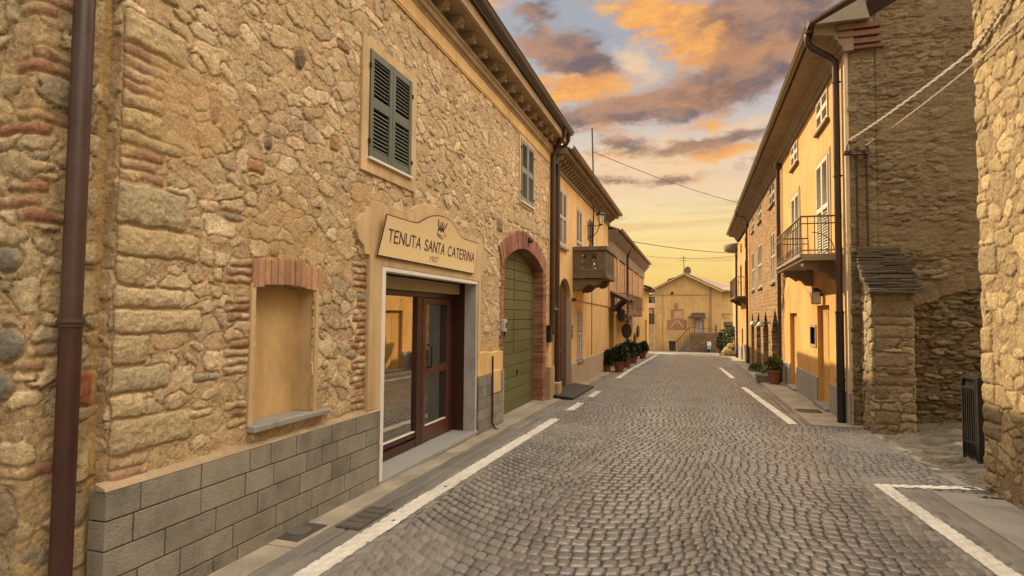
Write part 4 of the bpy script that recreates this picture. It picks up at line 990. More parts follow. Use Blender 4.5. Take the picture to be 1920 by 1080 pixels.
# ================================================================== left: ochre house with balcony
H2 = thing('ochre_house', (-3.6, 16.1, gz(16)), 'ochre plastered house with stone balcony and arched brown door next to the tan stone house', 'house')
Y0, Y1 = 11.885, 20.36
holes = [(12.62, 13.95, -.4, 2.45), (12.56, 13.36, 3.14, 4.43), (14.64, 15.38, 2.55, 4.36), (16.50, 17.14, 2.9, 4.36), (14.76, 15.44, .44, 1.74)]
mb = stepped_wall(MB(), 1, XW, Y0, Y1, -1, 4.74, holes, .16)
arch_fill(mb, 1, XW, 12.62, 13.95, 1.95, 2.45, .16)
mb.quad((XW, Y1, -1), (-9, Y1, -1), (-9, Y1, 4.74), (XW, Y1, 4.74))
mb.build('wall', plaster_ochre, H2)
mb = MB(); mb.box(-9, XW-.161, 11.9, 20.34, -1, 4.9); mb.build('inner_wall', dark_in, H2)
mb = MB(); mb.box(XW-.01, XW+.03, 13.97, Y1+.01, -1, .43); mb.build('plinth', simple('pale_cement_plinth', (.40, .335, .235), .88, .12, 2, .4, .004, 60, stain=(.33, .27, .185)), H2, bevel=.006)
mb = MB(); mb.box(XW-.109, XW+.015, 13.944, 13.975, -.3, 1.95); mb.build('door_reveal', simple('pale_reveal', (.40, .32, .24), .85, .12, 2, .3, .003, 60), H2)
mb = MB(); mb.box(XW-.155, XW-.11, 12.63, 13.94, gz(13)-.05, 2.44)
for a in (12.70, 13.33):
    for zz in ((.1, .75), (.85, 2.2)): mb.box(XW-.112, XW-.095, a, a+.54, *zz)
mb.build('door', simple('brown_door_wood', (.075, .036, .018), .5, .3, 5, .3, .003, 40, stretch=(6, 6, 1)), H2, bevel=.006)
mb = MB()
for k in range(3): mb.box(XW+.016, XW+.03, 14.0, 14.16, 1.05+.11*k, 1.14+.11*k)
mb.build('notice_plate', simple('grey_plate', (.17, .15, .13), .5, .1, 10, .1, .001, 50), H2)
def closed_window(parent, nx, X, y0, y1, z0, z1, m, n=20, depth=.10, sill=True, stile=.05, sm=None, halves=2, pane=True):
    mb = MB(); t = .03
    wbox(mb, nx, X, y0, y0+t, z0, z1, -depth-.03, -depth+.02); wbox(mb, nx, X, y1-t, y1, z0, z1, -depth-.03, -depth+.02); wbox(mb, nx, X, y0+t, y1-t, z1-t, z1, -depth-.03, -depth+.02); wbox(mb, nx, X, y0+t, y1-t, z0, z0+t, -depth-.03, -depth+.02)
    w = mb.build('window', m, parent)
    if pane:
        bk = MB(); wbox(bk, nx, X, y0, y1, z0, z1, -depth-.06, -depth-.035); bk.build('pane', dark_in, w)
    ys = np.linspace(y0+.004, y1-.004, halves+1)
    for a, b in zip(ys[:-1], ys[1:]): louvre_shutter(w, m, nx, X, a+.002, b-.002, z0+.02, z1-.01, d0=-depth+.022, n=n, stile=stile)
    if sill:
        s = MB(); wbox(s, nx, X, y0-.06, y1+.06, z0-.06, z0-.002, -.1, .07); s.build('sill', sm or sill_grey, w, bevel=.008)
    return w
closed_window(H2, 1, XW, 12.56, 13.36, 3.14, 4.43, grey_shut, 22, .04)
closed_window(H2, 1, XW, 14.64, 15.38, 2.55, 4.36, grey_shut, 28, .05, sill=False)
closed_window(H2, 1, XW, 16.50, 17.14, 2.9, 4.36, simple('dark_grey_paint', (.12, .105, .085), .6, .2, 8, .3, .002, 60), 24, .05)
closed_window(H2, 1, XW, 14.76, 15.44, .44, 1.74, grey_shut, 22, .04)
mb = MB(); mb.tube([(XW+.012, 16.95, .45), (XW+.012, 16.95, 2.3)], .011, 6); mb.tube([(XW+.012, 14.0, 1.98), (XW+.012, 20.3, 1.90)], .009, 6); mb.build('cable', copper, H2)
mb = MB(); mb.lathe((XW+.05, 14.12, 1.98), [(.02, -.05), (.05, -.03), (.05, .03), (.02, .05)], 10); mb.build('iron_boss', castiron, H2, smooth=True)
# brick cornice with packed dentils
cb = MB(); cb.prism([(XW-.05, Y0, 4.72), (XW+.03, Y0, 4.72), (XW+.05, Y0, 4.76), (XW+.05, Y0, 4.80), (XW-.05, Y0, 4.80)], (0, Y1-Y0+.12, 0))
cb.prism([(XW-.05, Y0, 5.0), (XW+.34, Y0, 4.98), (XW+.34, Y0, 5.08), (XW-.05, Y0, 5.12)], (0, Y1-Y0+.25, 0)); cb.box(XW-.05, XW+.02, Y0, Y1+.05, 4.79, 5.0)
CB = cb.build('cornice', soffit_m, H2)
D0 = None
for k in range(33):
    if D0 is None:
        mb = MB(); mb.prism([(XW+.015, Y0+.06, 4.80), (XW+.09, Y0+.06, 4.80), (XW+.13, Y0+.06, 4.86), (XW+.20, Y0+.06, 4.88), (XW+.24, Y0+.06, 4.93), (XW+.24, Y0+.06, 4.985), (XW+.015, Y0+.06, 4.99)], (0, .12, 0))
        D0 = mb.build('corbel', soffit_m, CB, bevel=.006)
    else:
        o = D0.copy(); COL.objects.link(o); o.location.y += .258*k
gutter(H2, XW+.41, Y0, Y1+.25, 5.12, .065, gut_gold, 1)
def tiles(parent, x0, x1, y0, y1, z0, z1, step=.30, name='roof'):
    mb = MB(); y = y0
    while y < y1:
        e = min(y+step, y1)
        mb.prism([(x0, y, z0), (x0, (y+e)/2, z0+.04), (x0, e, z0), (x0, e, z0-.035), (x0, y, z0-.035)], (x1-x0, 0, z1-z0)); y += step
    return mb.build(name, tile_m, parent)
tiles(H2, -2.48, -6.1, Y0, Y1+.25, 5.10, 6.35)
# stone balcony with pierced panel
BX0, BX1, BY0, BY1 = XW, -2.04, 14.17, 15.72
mb = MB(); mb.box(BX0-.02, BX1+.03, BY0-.03, BY1+.03, 2.50, 2.60); mb.box(BX0-.02, BX1, BY0, BY1, 2.60, 2.66)
BA = mb.build('balcony', oldstone, H2, bevel=.012)
mb = MB()
for yy in (BY0, BY1-.10):
    mb.box(BX0, BX0+.22, yy, yy+.10, 2.66, 3.18); mb.box(BX1-.22, BX1, yy, yy+.10, 2.66, 3.18); mb.box(BX0+.22, BX1-.22, yy, yy+.10, 2.66, 2.74); mb.box(BX0+.22, BX1-.22, yy, yy+.10, 3.10, 3.18)
    xc = (BX0+BX1)/2
    mb.box(xc-.022, xc+.022, yy+.02, yy+.08, 2.74, 3.10)
    for cx_ in (xc-.1, xc+.1):
        for zz in (2.84, 3.0):
            pts = [(cx_+.062*math.cos(a*math.pi/6), yy+.05, zz+.075*math.sin(a*math.pi/6)) for a in range(13)]; mb.tube(pts, .022, 6, cap=False)
mb.box(BX1-.09, BX1, BY0+.1, BY1-.1, 2.66, 3.18)
for yy in np.linspace(BY0+.12, BY1-.28, 4): mb.box(BX1, BX1+.02, yy, yy+.16, 2.72, 3.12)
pa = mb.build('parapet', oldstone, BA, bevel=.008)
mb = MB(); mb.box(BX0-.01, BX1+.04, BY0-.04, BY0+.14, 3.18, 3.28); mb.box(BX0-.01, BX1+.04, BY1-.14, BY1+.04, 3.18, 3.28); mb.box(BX1-.13, BX1+.04, BY0+.14, BY1-.14, 3.18, 3.28); mb.build('coping', oldstone, BA, bevel=.01)
for yy in (BY0+.02, BY1-.24):
    mb = MB(); pr = [(0, 0), (.70, 0), (.70, -.05), (.62, -.16), (.50, -.20), (.42, -.15), (.34, -.16), (.22, -.27), (.12, -.30), (0, -.30)]
    mb.prism([(BX0+.0+a, yy, 2.50+b) for a, b in pr], (0, .22, 0)); mb.build('bracket', oldstone, BA, bevel=.012)
# thin mast with its wire, and the wall lantern
MA = thing('aerial_mast', (XW+.06, 16.9, 3.6), 'thin dark mast rising past the eaves above the stone balcony', 'mast')
mb = MB(); mb.tube([(XW+.03, 16.75, 3.45), (XW+.06, 16.78, 3.6), (XW+.07, 16.9, 4.9), (XW-.02, 17.1, 7.15)], .022, 8); mb.build('pole', black_iron, MA, smooth=True)
WL = thing('wall_lantern', (XW, 16.3, 3.9), 'old iron wall lantern on a curved bracket under the eaves beside the mast', 'lantern')
mb = MB(); mb.tube([(XW, 16.3, 4.12), (XW+.32, 16.3, 4.10)], .012, 6); mb.tube([(XW, 16.3, 3.78), (XW+.12, 16.3, 3.80), (XW+.25, 16.3, 3.92), (XW+.33, 16.3, 4.10)], .012, 6); mb.box(XW, XW+.02, 16.27, 16.33, 3.7, 4.25); mb.build('bracket', black_iron, WL)
mb = MB(); c = (XW+.36, 16.3, 4.13); mb.lathe(c, [(.03, -.02), (.07, 0), (.07, .015), (.02, .02)], 8)
for k in range(4):
    a = math.pi/4+k*math.pi/2; mb.tube([(c[0]+.06*math.cos(a), c[1]+.06*math.sin(a), c[2]+.01), (c[0]+.12*math.cos(a), c[1]+.12*math.sin(a), c[2]+.27)], .008, 5)
mb.lathe((c[0], c[1], c[2]+.27), [(.14, 0), (.15, .01), (.09, .07), (.03, .11), (.02, .16)], 8); mb.build('lantern_frame', black_iron, WL)
gm, gnt, gb = new_mat('frosted_glass'); gb.inputs['Base Color'].default_value = (.7, .66, .55, 1); gb.inputs['Roughness'].default_value = .3
mb = MB(); mb.lathe((c[0], c[1], c[2]+.02), [(.055, 0), (.105, .24)], 4); mb.build('glass', gm, WL)
# ramped mat in front of the brown door
RM = thing('entrance_ramp', (-2.6, 13.0, gz(13)), 'dark ribbed metal ramp lying before the arched brown door', 'ramp')
mb = MB(); ya, yb = 11.75, 14.3
mb.prism([(-2.34, ya, gz(ya)+.0), (-2.34, ya, gz(ya)+.035), (-2.90, ya, gz(ya)+.10), (-2.90, ya, gz(ya)-.02)], (0, yb-ya, gz(yb)-gz(ya)))
rp = mb.build('plate', black_iron, RM)
mb = MB()
for k in range(12):
    f = (k+.5)/12; x = -2.35-.54*f; mb.prism([(x-.012, ya+.01, gz(ya)+.036+.065*f), (x+.012, ya+.01, gz(ya)+.034+.065*f), (x+.012, ya+.01, gz(ya)+.046+.065*f), (x-.012, ya+.01, gz(ya)+.048+.065*f)], (0, yb-ya-.02, gz(yb)-gz(ya)))
mb.build('ribs', simple('worn_steel', (.085, .08, .072), .45, .3, 8, .2, .002, 60), rp)

# ================================================================== left: brick-panelled house
H3 = thing('brick_panel_house', (-3.6, 27.5, gz(27)), 'house with brick wall panels, timber canopy and small railed balcony along the left side', 'house')
Y0, Y1 = 20.37, 34.7
holes = [(20.7, 21.9, -1.2, 1.9), (29.0, 30.7, -1.2, .75)]
mb = stepped_wall(MB(), 1, XW, Y0, Y1, -1.5, 4.5, holes, .3); arch_fill(mb, 1, XW, 29.0, 30.7, .15, .75, .3)
mb.quad((XW, Y1, -1.5), (-9, Y1, -1.5), (-9, Y1, 4.5), (XW, Y1, 4.5)); mb.build('wall', plaster_far, H3)
mb = MB(); mb.box(-9, XW-.301, Y0+.02, Y1-.02, -1.5, 4.6); mb.build('inner_wall', dark_in, H3)
for a, b in ((20.5, 22.5), (23.0, 25.1), (26.1, 28.5), (28.9, 31.3), (31.8, 34.3)):
    mb = MB(); mb.box(XW-.02, XW+.02, a, b, 1.95, 3.75); mb.build('brick_panel', brickwall_l, H3)
mb = MB()
for a in (20.38, 22.6, 25.2, 28.55, 31.4, 34.4): mb.box(XW-.02, XW+.06, a, a+.3, 1.9, 4.1)
mb.build('pilasters', simple('pink_plaster', (.52, .34, .19), .88, .2, 3, .4, .004, 50), H3)
mb = MB(); mb.prism([(XW-.05, Y0+.02, 3.8), (XW+.07, Y0+.02, 3.8), (XW+.09, Y0+.02, 4.2), (XW+.18, Y0+.02, 4.3), (XW+.34, Y0+.02, 4.5), (XW+.34, Y0+.02, 4.6), (XW-.05, Y0+.02, 4.6)], (0, Y1-Y0+.3, -.05)); mb.build('cornice', soffit_m, H3)
gutter(H3, XW+.41, Y0+.02, Y1+.3, 4.62, .06, gut_gold, 1); tiles(H3, -2.48, -6.1, Y0+.02, Y1+.3, 4.60, 5.8)
mb = MB(); mb.tube([(XW+.38, 25.2, 4.6), (XW+.2, 25.3, 4.3), (XW+.12, 25.5, 4.1), (XW+.11, 25.5, -.3)], .045, 10); mb.build('downpipe', copper, H3, smooth=True)
mb = MB(); mb.box(XW-.25, XW-.2, 29.0, 30.7, -1, .75); mb.box(XW-.25, XW-.2, 20.7, 21.9, -1, 1.9); mb.build('door', wood_old, H3)
mb = MB(); rnd = random.Random(4)
for k in range(9):
    y = 20.45+k*.19; mb.prism([(XW, y, 2.50), (XW, y+.18, 2.50), (XW, y+.18, 2.45), (XW, y, 2.45)], (.72+rnd.uniform(-.03, .03), 0, -.33+rnd.uniform(-.02, .02)))
cpy = mb.build('canopy', tile_m, H3, bevel=.01)
mb = MB()
for y in (20.5, 21.3, 22.05):
    mb.prism([(XW, y, 2.44), (XW+.68, y, 2.12), (XW+.68, y, 2.04), (XW, y, 2.34)], (0, .09, 0)); mb.prism([(XW, y, 1.75), (XW+.08, y, 1.75), (XW+.5, y, 2.12), (XW+.42, y, 2.16)], (0, .09, 0))
mb.box(XW+.60, XW+.69, 20.42, 22.2, 2.0, 2.09); mb.build('canopy_timber', wood_old, cpy)
BB = MB(); BB.box(XW, XW+.45, 22.5, 29.0, 1.55, 1.68); bb = BB.build('balcony', oldstone, H3, bevel=.02)
mb = MB(); mb.tube([(XW, 22.55, 2.45), (XW+.42, 22.55, 2.45), (XW+.42, 28.95, 2.45), (XW, 28.95, 2.45)], .018, 6)
for y in np.linspace(22.55, 28.95, 22): mb.tube([(XW+.42, y, 1.66), (XW+.42, y, 2.45)], .011, 5, cap=False)
for x in (XW+.14, XW+.28): mb.tube([(x, 22.55, 1.66), (x, 22.55, 2.45)], .011, 5, cap=False)
mb.build('railing', rust_iron, bb)
# hanging things on that front
def lantern_small(loc, label):
    L_ = thing('hanging_lantern', loc, label, 'lantern'); x, y, z = loc
    mb = MB(); mb.lathe((x, y, z), [(.05, -.22), (.11, -.20), (.14, .08), (.16, .10), (.05, .18), (.02, .26)], 8); mb.build('lantern_frame', black_iron, L_)
    mb = MB(); mb.tube([(XW, y, z+.30), (x, y, z+.30), (x, y, z+.24)], .014, 6); mb.build('bracket', black_iron, L_)
lantern_small((XW+.42, 20.62, 1.65), 'black lantern hanging below the timber canopy')
HS = thing('shield_sign', (XW+.2, 23.4, 1.0), 'dark oval sign board hanging edgeways under the railed balcony', 'sign')
mb = MB(); mb.prism([(XW+.30+.20*math.cos(a*math.pi/10), 23.4, 1.0+.30*math.sin(a*math.pi/10)) for a in range(20)], (0, .05, 0)); mb.build('board', wood_old, HS)
mb = MB(); mb.tube([(XW, 23.42, 1.38), (XW+.5, 23.42, 1.38)], .016, 6); mb.tube([(XW+.30, 23.42, 1.38), (XW+.30, 23.42, 1.28)], .01, 5); mb.build('bracket', black_iron, HS)
WO = thing('white_scroll_sign', (XW+.2, 24.3, 1.45), 'white wrought scrollwork sign on a dark arm below the balcony', 'sign')
mb = MB()
for (cx_, cz, r) in ((.16, 1.45, .13), (.38, 1.50, .11), (.28, 1.32, .10), (.48, 1.36, .07)):
    mb.tube([(XW+cx_+r*(1-.5*k/16)*math.cos(k*.5), 24.3, cz+r*(1-.5*k/16)*math.sin(k*.5)) for k in range(17)], .022, 6)
mb.build('scrollwork', white_edge, WO); mb = MB(); mb.tube([(XW, 24.3, 1.62), (XW+.55, 24.3, 1.60)], .016, 6); mb.build('arm', black_iron, WO)
RP = thing('round_plaque', (XW+.05, 31.2, .75), 'dark round plaque on the wall beyond the low arched doorway', 'plaque')
mb = MB(); mb.prism([(XW+.01, 31.2+.55*math.cos(a*math.pi/12), .80+.30*math.sin(a*math.pi/12)) for a in range(24)], (.07, 0, 0)); pq = mb.build('disc', wood_old, RP, bevel=.01)
mb = MB(); mb.prism([(XW+.081, 31.2+.3*math.cos(a*math.pi/12), .80+.17*math.sin(a*math.pi/12)) for a in range(24)], (.01, 0, 0)); mb.build('boss', castiron, pq)
# little house at the end of the row
H4 = thing('end_house', (-3.8, 37, gz(37)), 'low ochre end house with drooping tiled eave at the far left', 'house')
mb = stepped_wall(MB(), 1, XW, 34.72, 39.3, -2, 3.3, [(36.3, 37.5, -2, 1.35)], .25); mb.quad((XW, 39.3, -2), (-8, 39.3, -2), (-8, 39.3, 3.3), (XW, 39.3, 3.3)); mb.quad((-8, 34.72, -2), (XW, 34.72, -2), (XW, 34.72, 3.3), (-8, 34.72, 3.3)); mb.build('wall', plaster_far, H4)
mb = MB(); mb.box(XW-.25, XW-.2, 36.3, 37.5, -2, 1.35); mb.build('door', wood_old, H4)
tiles(H4, -2.35, -6, 34.72, 39.7, 3.25, 4.5)
mb = MB(); mb.box(-6, -2.5, 34.73, 39.6, 3.12, 3.2); mb.build('eave_board', wood_old, H4)
mb = MB(); mb.tube([(-3.2, 36.2, 3.5), (-3.2, 36.2, 4.7)], .02, 6); mb.tube([(-3.4, 36.2, 4.5), (-2.9, 36.2, 4.62)], .012, 5); mb.tube([(-3.5, 38, 3.5), (-3.5, 38, 4.4)], .02, 6); mb.build('aerial', black_iron, H4)

# pots along the left front
def pot_shrub(loc, r, hp, rf, hf, seed, label, name='potted_shrub', leaf=None, grp='potted shrubs in front of the brick-panelled house', n=900, ls=.085):
    o = thing(name, loc, label, 'potted plant', grp); x, y, z = loc
    mb = MB(); mb.lathe((x, y, z), [(r*.68, 0), (r*.92, hp*.82), (r*1.06, hp*.83), (r*1.08, hp), (r*.95, hp), (r*.93, hp*.9)], 20); mb.build('pot', terracotta, o, smooth=True)
    mb = MB(); mb.tube([(x, y, z+hp*.85), (x+.01, y, z+hp+hf*.5)], .025, 6); mb.build('stem', wood_old, o)
    mb = MB(); foliage(mb, (x, y, z+hp+hf*.42), (rf, rf, hf*.55), n, ls, seed); foliage(mb, (x+rf*.25, y-rf*.2, z+hp+hf*.72), (rf*.6, rf*.6, hf*.4), n//3, ls, seed+1); foliage(mb, (x-rf*.4, y+rf*.2, z+hp+hf*.3), (rf*.6, rf*.6, hf*.4), n//3, ls, seed+2)
    mb.build('foliage', leaf or leaf_dark, o)
    return o
pot_shrub((-2.36, 19.5, gz(19.5)+.016), .19, .33, .30, .50, 1, 'nearest and largest dark potted shrub, in a terracotta pot by the canopy post')
pot_shrub((-2.40, 22.1, gz(22)+.016), .19, .34, .31, .56, 2, 'tall dark potted shrub second from the front, under the canopy')
pot_shrub((-2.47, 25.4, gz(25.4)+.016), .18, .30, .30, .48, 3, 'third dark potted shrub from the front, below the railed balcony')
pot_shrub((-2.50, 30.2, gz(30)+.016), .20, .30, .29, .48, 4, 'round clipped potted shrub farthest along, near the arched doorway')
pot_shrub((-2.72, 19.3, gz(19.3)+.016), .13, .22, .20, .42, 5, 'smaller shrub squeezed in against the wall behind the nearest pot')

# ================================================================== far end of the street
FY = 60.0; fz = lambda y: gz(y)-.03
FH = thing('gabled_house', (0, 64, fz(62)), 'pale ochre gabled house with a brown mural closing the end of the street', 'house')
mb = MB(); mb.prism([(-3.75, FY, -3), (2.48, FY, -3), (2.48, FY, 4.02), (-.85, FY, 5.66), (-3.75, FY, 4.22)], (0, 12, 0)); mb.build('wall', plaster_far, FH)
mb = MB(); mb.prism([(2.48, FY+.6, -3), (3.72, FY+1.2, -3), (3.72, FY+1.2, 4.0), (2.48, FY+.6, 4.0)], (0, 9, 0)); mb.build('side_wing', plaster_far, FH)
mb = MB(); mb.prism([(-4.05, FY-.35, 4.12), (-.85, FY-.35, 5.72), (-.85, FY-.35, 5.88), (-4.05, FY-.35, 4.28)], (0, 12, 0)); mb.prism([(-.85, FY-.35, 5.72), (2.62, FY-.35, 4.0), (2.62, FY-.35, 4.16), (-.85, FY-.35, 5.88)], (0, .6, 0))
v = [(-.85, FY-.35, 5.885), (2.62, FY-.35, 4.165), (4.0, FY+1.0, 4.1), (4.3, FY+8, 4.9), (1.5, FY+11, 5.9)]
mb.prism(v, (0, 0, -.12)); mb.build('roof', tile_m, FH)
mb = MB(); mb.prism([(-4.05, FY-.42, 4.10), (-.85, FY-.42, 5.70), (-.85, FY-.42, 5.80), (-4.05, FY-.42, 4.20)], (0, .06, 0)); mb.prism([(-.85, FY-.42, 5.70), (2.62, FY-.42, 3.98), (2.62, FY-.42, 4.08), (-.85, FY-.42, 5.80)], (0, .06, 0)); mb.box(2.62, 3.9, FY+.7, FY+.8, 3.96, 4.06); mb.build('verge_board', simple('pale_verge', (.52, .40, .24), .8, .1, 3, .2, .003, 40), FH)
strip_m = simple('red_brown_plaster', (.36, .20, .10), .85, .2, 2, .3, .004, 30)
mb = MB(); mb.box(1.40, 1.60, FY-.06, FY+.02, -2.5, 4.4); mb.box(-3.0, -2.95, FY-.04, FY+.02, -2.5, 3.7); mb.build('corner_strip', strip_m, FH)
mb = MB(); mb.box(-3.75, 1.40, FY-.05, FY+.01, 3.68, 3.74); mb.build('string_course', simple('darker_ochre', (.42, .27, .11), .85, .1, 2, .2, .003, 30), FH)
mb = MB(); mb.box(2.48, 3.72, FY+.45, FY+.62, 1.80, 1.88); mb.build('ledge', oldstone, FH)
mb = MB(); mb.box(-2.2, -1.95, FY-.2, FY, 3.78, 3.98); mb.build('floodlight', castiron, FH)
mur_a, mur_b = simple('mural_brown', (.33, .165, .085), .9, .25, 2.5, .2, .003, 30), simple('mural_pale', (.46, .285, .165), .9, .25, 2.5, .2, .003, 30)
mb = MB(); mb.prism([(x, FY-.02, z) for x, z in ((-2.57, .27), (-.73, .27), (-.73, 1.27), (-1.05, 1.27), (-1.05, 2.30), (-1.50, 2.30), (-1.50, 2.88), (-1.89, 2.88), (-1.89, 2.30), (-2.20, 2.25), (-2.20, 1.22), (-2.57, 1.22))], (0, .02, 0)); MU = mb.build('mural', mur_a, FH)
mb = MB()
for pts in ([(-2.35, .45), (-2.15, .45), (-1.68, 1.05), (-1.78, 1.2)], [(-1.62, 1.1), (-1.5, 1.22), (-.95, .55), (-1.1, .4)], [(-1.95, 1.35), (-1.1, 1.35), (-1.15, 2.1), (-1.85, 2.1)]): mb.prism([(x, FY-.026, z) for x, z in pts], (0, .004, 0))
mb.build('mural_figure', mur_b, MU)
mb = MB(); mb.box(.10, .78, FY-.02, FY+.02, -.5, 1.10); DR = mb.build('door', simple('grey_white_door', (.42, .38, .35), .6, .1, 4, .1, .002, 30), FH)
mb = MB(); mb.box(.0, .10, FY-.08, FY, -.6, 1.2); mb.box(.78, .88, FY-.08, FY, -.6, 1.2); mb.box(.0, .88, FY-.08, FY, 1.2, 1.32); mb.box(.42, .46, FY-.05, FY-.021, -.5, 1.10); mb.build('door_frame', strip_m, DR)
mb = MB(); mb.prism([(-.55, FY-.9, 1.50), (1.02, FY-.9, 1.50), (.98, FY, 1.95), (-.15, FY, 1.95)], (0, 0, -.10)); mb.build('canopy', wood_old, FH)
mb = MB(); mb.lathe((-.62, FY+.8, 6.0), [(.05, -.35), (.05, -.1)], 8); mb.prism([(-.62+.33*math.cos(a*math.pi/10), FY+.6, 6.12+.40*math.sin(a*math.pi/10)) for a in range(20)], (.0, .06, 0)); mb.build('satellite_dish', oldstone, FH)
mb = MB(); mb.tube([(-.98, FY+.5, 5.8), (-.98, FY+.5, 7.55)], .03, 6)
for zz, w in ((7.4, .3), (7.1, .45)): mb.tube([(-.98-w, FY+.5, zz), (-.98+w*.6, FY+.5, zz)], .02, 5)
mb.build('aerial', black_iron, FH)
mb = MB(); mb.prism([(-2.9, FY+1.2, 4.6), (-1.7, FY+1.2, 5.3), (-1.75, FY+1.2, 5.55), (-2.5, FY+1.2, 5.35)], (0, 1.6, 0)); mb.build('chimney', oldstone, FH)
# terrace wall with stair
TW = thing('terrace_wall', (.6, 58.5, fz(58)), 'weathered brick terrace wall with a stone stair up to the gabled house', 'wall')
mb = MB(); mb.box(-.35, 2.9, 58.6, 59.9, -3, .03); mb.build('retaining_wall', farstone, TW)
mb = MB()
for k in range(11): mb.box(-1.55+.115*k, -1.55+.115*(k+1), 58.5, 59.6, -3, -1.75+.145*k)
mb.build('stair', oldstone, TW)
mb = MB(); mb.tube([(-1.75, 58.45, -.95), (-.45, 58.45, .55)], .035, 6); mb.tube([(-.45, 58.45, .55), (2.8, 58.55, .30)], .02, 6)
for f in np.linspace(0, 1, 6): mb.tube([(-1.75+1.3*f, 58.45, -1.8+1.5*f), (-1.75+1.3*f, 58.45, -.95+1.5*f)], .02, 5)
mb.build('railing', black_iron, TW)
GP = thing('gate_post', (1.9, 58.7, .03), 'small dark post standing on the terrace wall', 'post'); mb = MB(); mb.lathe((1.95, 58.75, .03), [(.09, 0), (.09, .5), (.14, .55), (.05, .85)], 8); mb.build('post', oldstone, GP)
BN = thing('wheelie_bin', (-2.05, 58.8, fz(58.8)), 'dark green bin at the foot of the stone stair', 'bin')
mb = MB(); z = fz(58.8); mb.prism([(-2.32, 58.5, z+.08), (-1.80, 58.5, z+.08), (-1.76, 58.5, z+.9), (-2.36, 58.5, z+.9)], (0, .6, 0)); bn = mb.build('body', simple('dark_green_plastic', (.02, .026, .018), .5, .1, 5, .1, .002, 30), BN, bevel=.03)
mb = MB(); mb.prism([(-2.40, 58.45, z+.905), (-1.72, 58.45, z+.905), (-1.72, 58.45, z+.96), (-2.40, 58.45, z+.96)], (0, .7, .06)); mb.build('lid', black_iron, BN, bevel=.02)
SC = thing('motor_scooter', (1.3, 57.9, fz(57.9)), 'pale blue and white scooter parked against the terrace wall', 'scooter')
z = fz(57.9); blue, whit = simple('pale_blue_paint', (.22, .33, .42), .35, .05, 5, 0), simple('white_plastic', (.62, .60, .56), .4, .05, 5, 0)
for yy in (57.45, 58.35):
    mb = MB(); mb.tube([(1.27+0*a, yy+.20*math.cos(a*math.pi/10), z+.24+.20*math.sin(a*math.pi/10)) for a in range(21)], .05, 8, cap=False); mb.build('wheel', black_iron, SC, smooth=True)
mb = MB(); mb.prism([(1.13, 57.3, z+.35), (1.13, 57.45, z+.9), (1.13, 57.55, z+.9), (1.13, 57.7, z+.3), (1.13, 58.0, z+.3), (1.13, 58.1, z+.6), (1.13, 58.55, z+.62), (1.13, 58.5, z+.35), (1.13, 58.2, z+.22), (1.13, 57.6, z+.22)], (.30, 0, 0)); mb.build('body', blue, SC, bevel=.04)
mb = MB(); mb.obox((1.28, 58.25, z+.69), (.13, 0, 0), (0, .32, 0), (0, 0, .05)); mb.build('seat', black_iron, SC, bevel=.03)
mb = MB(); mb.tube([(.98, 57.55, z+1.0), (1.28, 57.5, z+.95), (1.58, 57.55, z+1.0)], .025, 6); mb.build('handlebar', black_iron, SC)
mb = MB(); mb.box(1.10, 1.46, 57.30, 57.38, z+.62, z+1.02); mb.box(1.15, 1.45, 58.5, 58.75, z+.7, z+.95); mb.build('windshield', whit, SC, bevel=.03)
# gap at the left of the gabled house
GW = thing('garden_wall', (-4.6, 59, fz(59)), 'yellowish rough stone wall between the end house and the gabled house', 'wall'); mb = MB(); mb.box(-7.5, -3.78, 58.9, 59.4, -3, .78); mb.build('wall', brick_mat('pale_rubble', (.46, .31, .14), (.36, .235, .11), (.42, .30, .16), w=.4, h=.2, mort=.03, rub=3, axis='XZ'), GW)
FN = thing('board_fence', (-4.6, 59.6, .7), 'brown board fence standing behind the yellowish stone wall', 'fence'); mb = MB()
for k in range(14): mb.box(-7.3+k*.25, -7.3+k*.25+.23, 59.5, 59.54, .5, 1.85)
mb.build('boards', wood_old, FN)
SH = thing('white_outbuilding', (-5, 62.5, fz(62)), 'low white outbuilding seen in the gap beside the gabled house', 'building'); mb = MB(); mb.box(-8, -4.1, 62, 65, -3, 2.35); mb.build('wall', simple('white_render', (.62, .58, .50), .85, .05, 2, .1, .003, 30), SH)
mb = MB(); mb.prism([(-8.2, 61.8, 2.35), (-3.9, 61.8, 2.35), (-3.9, 65.2, 2.9), (-8.2, 65.2, 2.9)], (0, 0, .08)); mb.build('roof', tile_m, SH)
TR = thing('dark_tree', (-5.2, 70, fz(70)), 'dark bluish evergreen tree in the gap left of the gabled house', 'tree')
mb = MB(); mb.tube([(-5.4, 70, -3), (-5.3, 70, 0), (-5.4, 70.1, 3)], [.22, .16, .06], 8)
for a in range(5): mb.tube([(-5.3, 70, .8+a*.4), (-5.3+.9*math.cos(a*2.2), 70+.9*math.sin(a*2.2), 1.8+a*.5)], [.07, .02], 6)
mb.build('trunk', wood_old, TR, smooth=True)
mb = MB()
for k in range(16):
    rnd = random.Random(k); a = rnd.uniform(0, 6.28); r = rnd.uniform(.2, 1.3); foliage(mb, (-5.3+r*math.cos(a), 70+r*math.sin(a), 1.0+rnd.uniform(0, 3.6)), (.75, .75, .55), 240, .16, k+50)
mb.build('crown', leaf_mat('bluish_leaves', (.010, .022, .018), (.040, .065, .050)), TR)

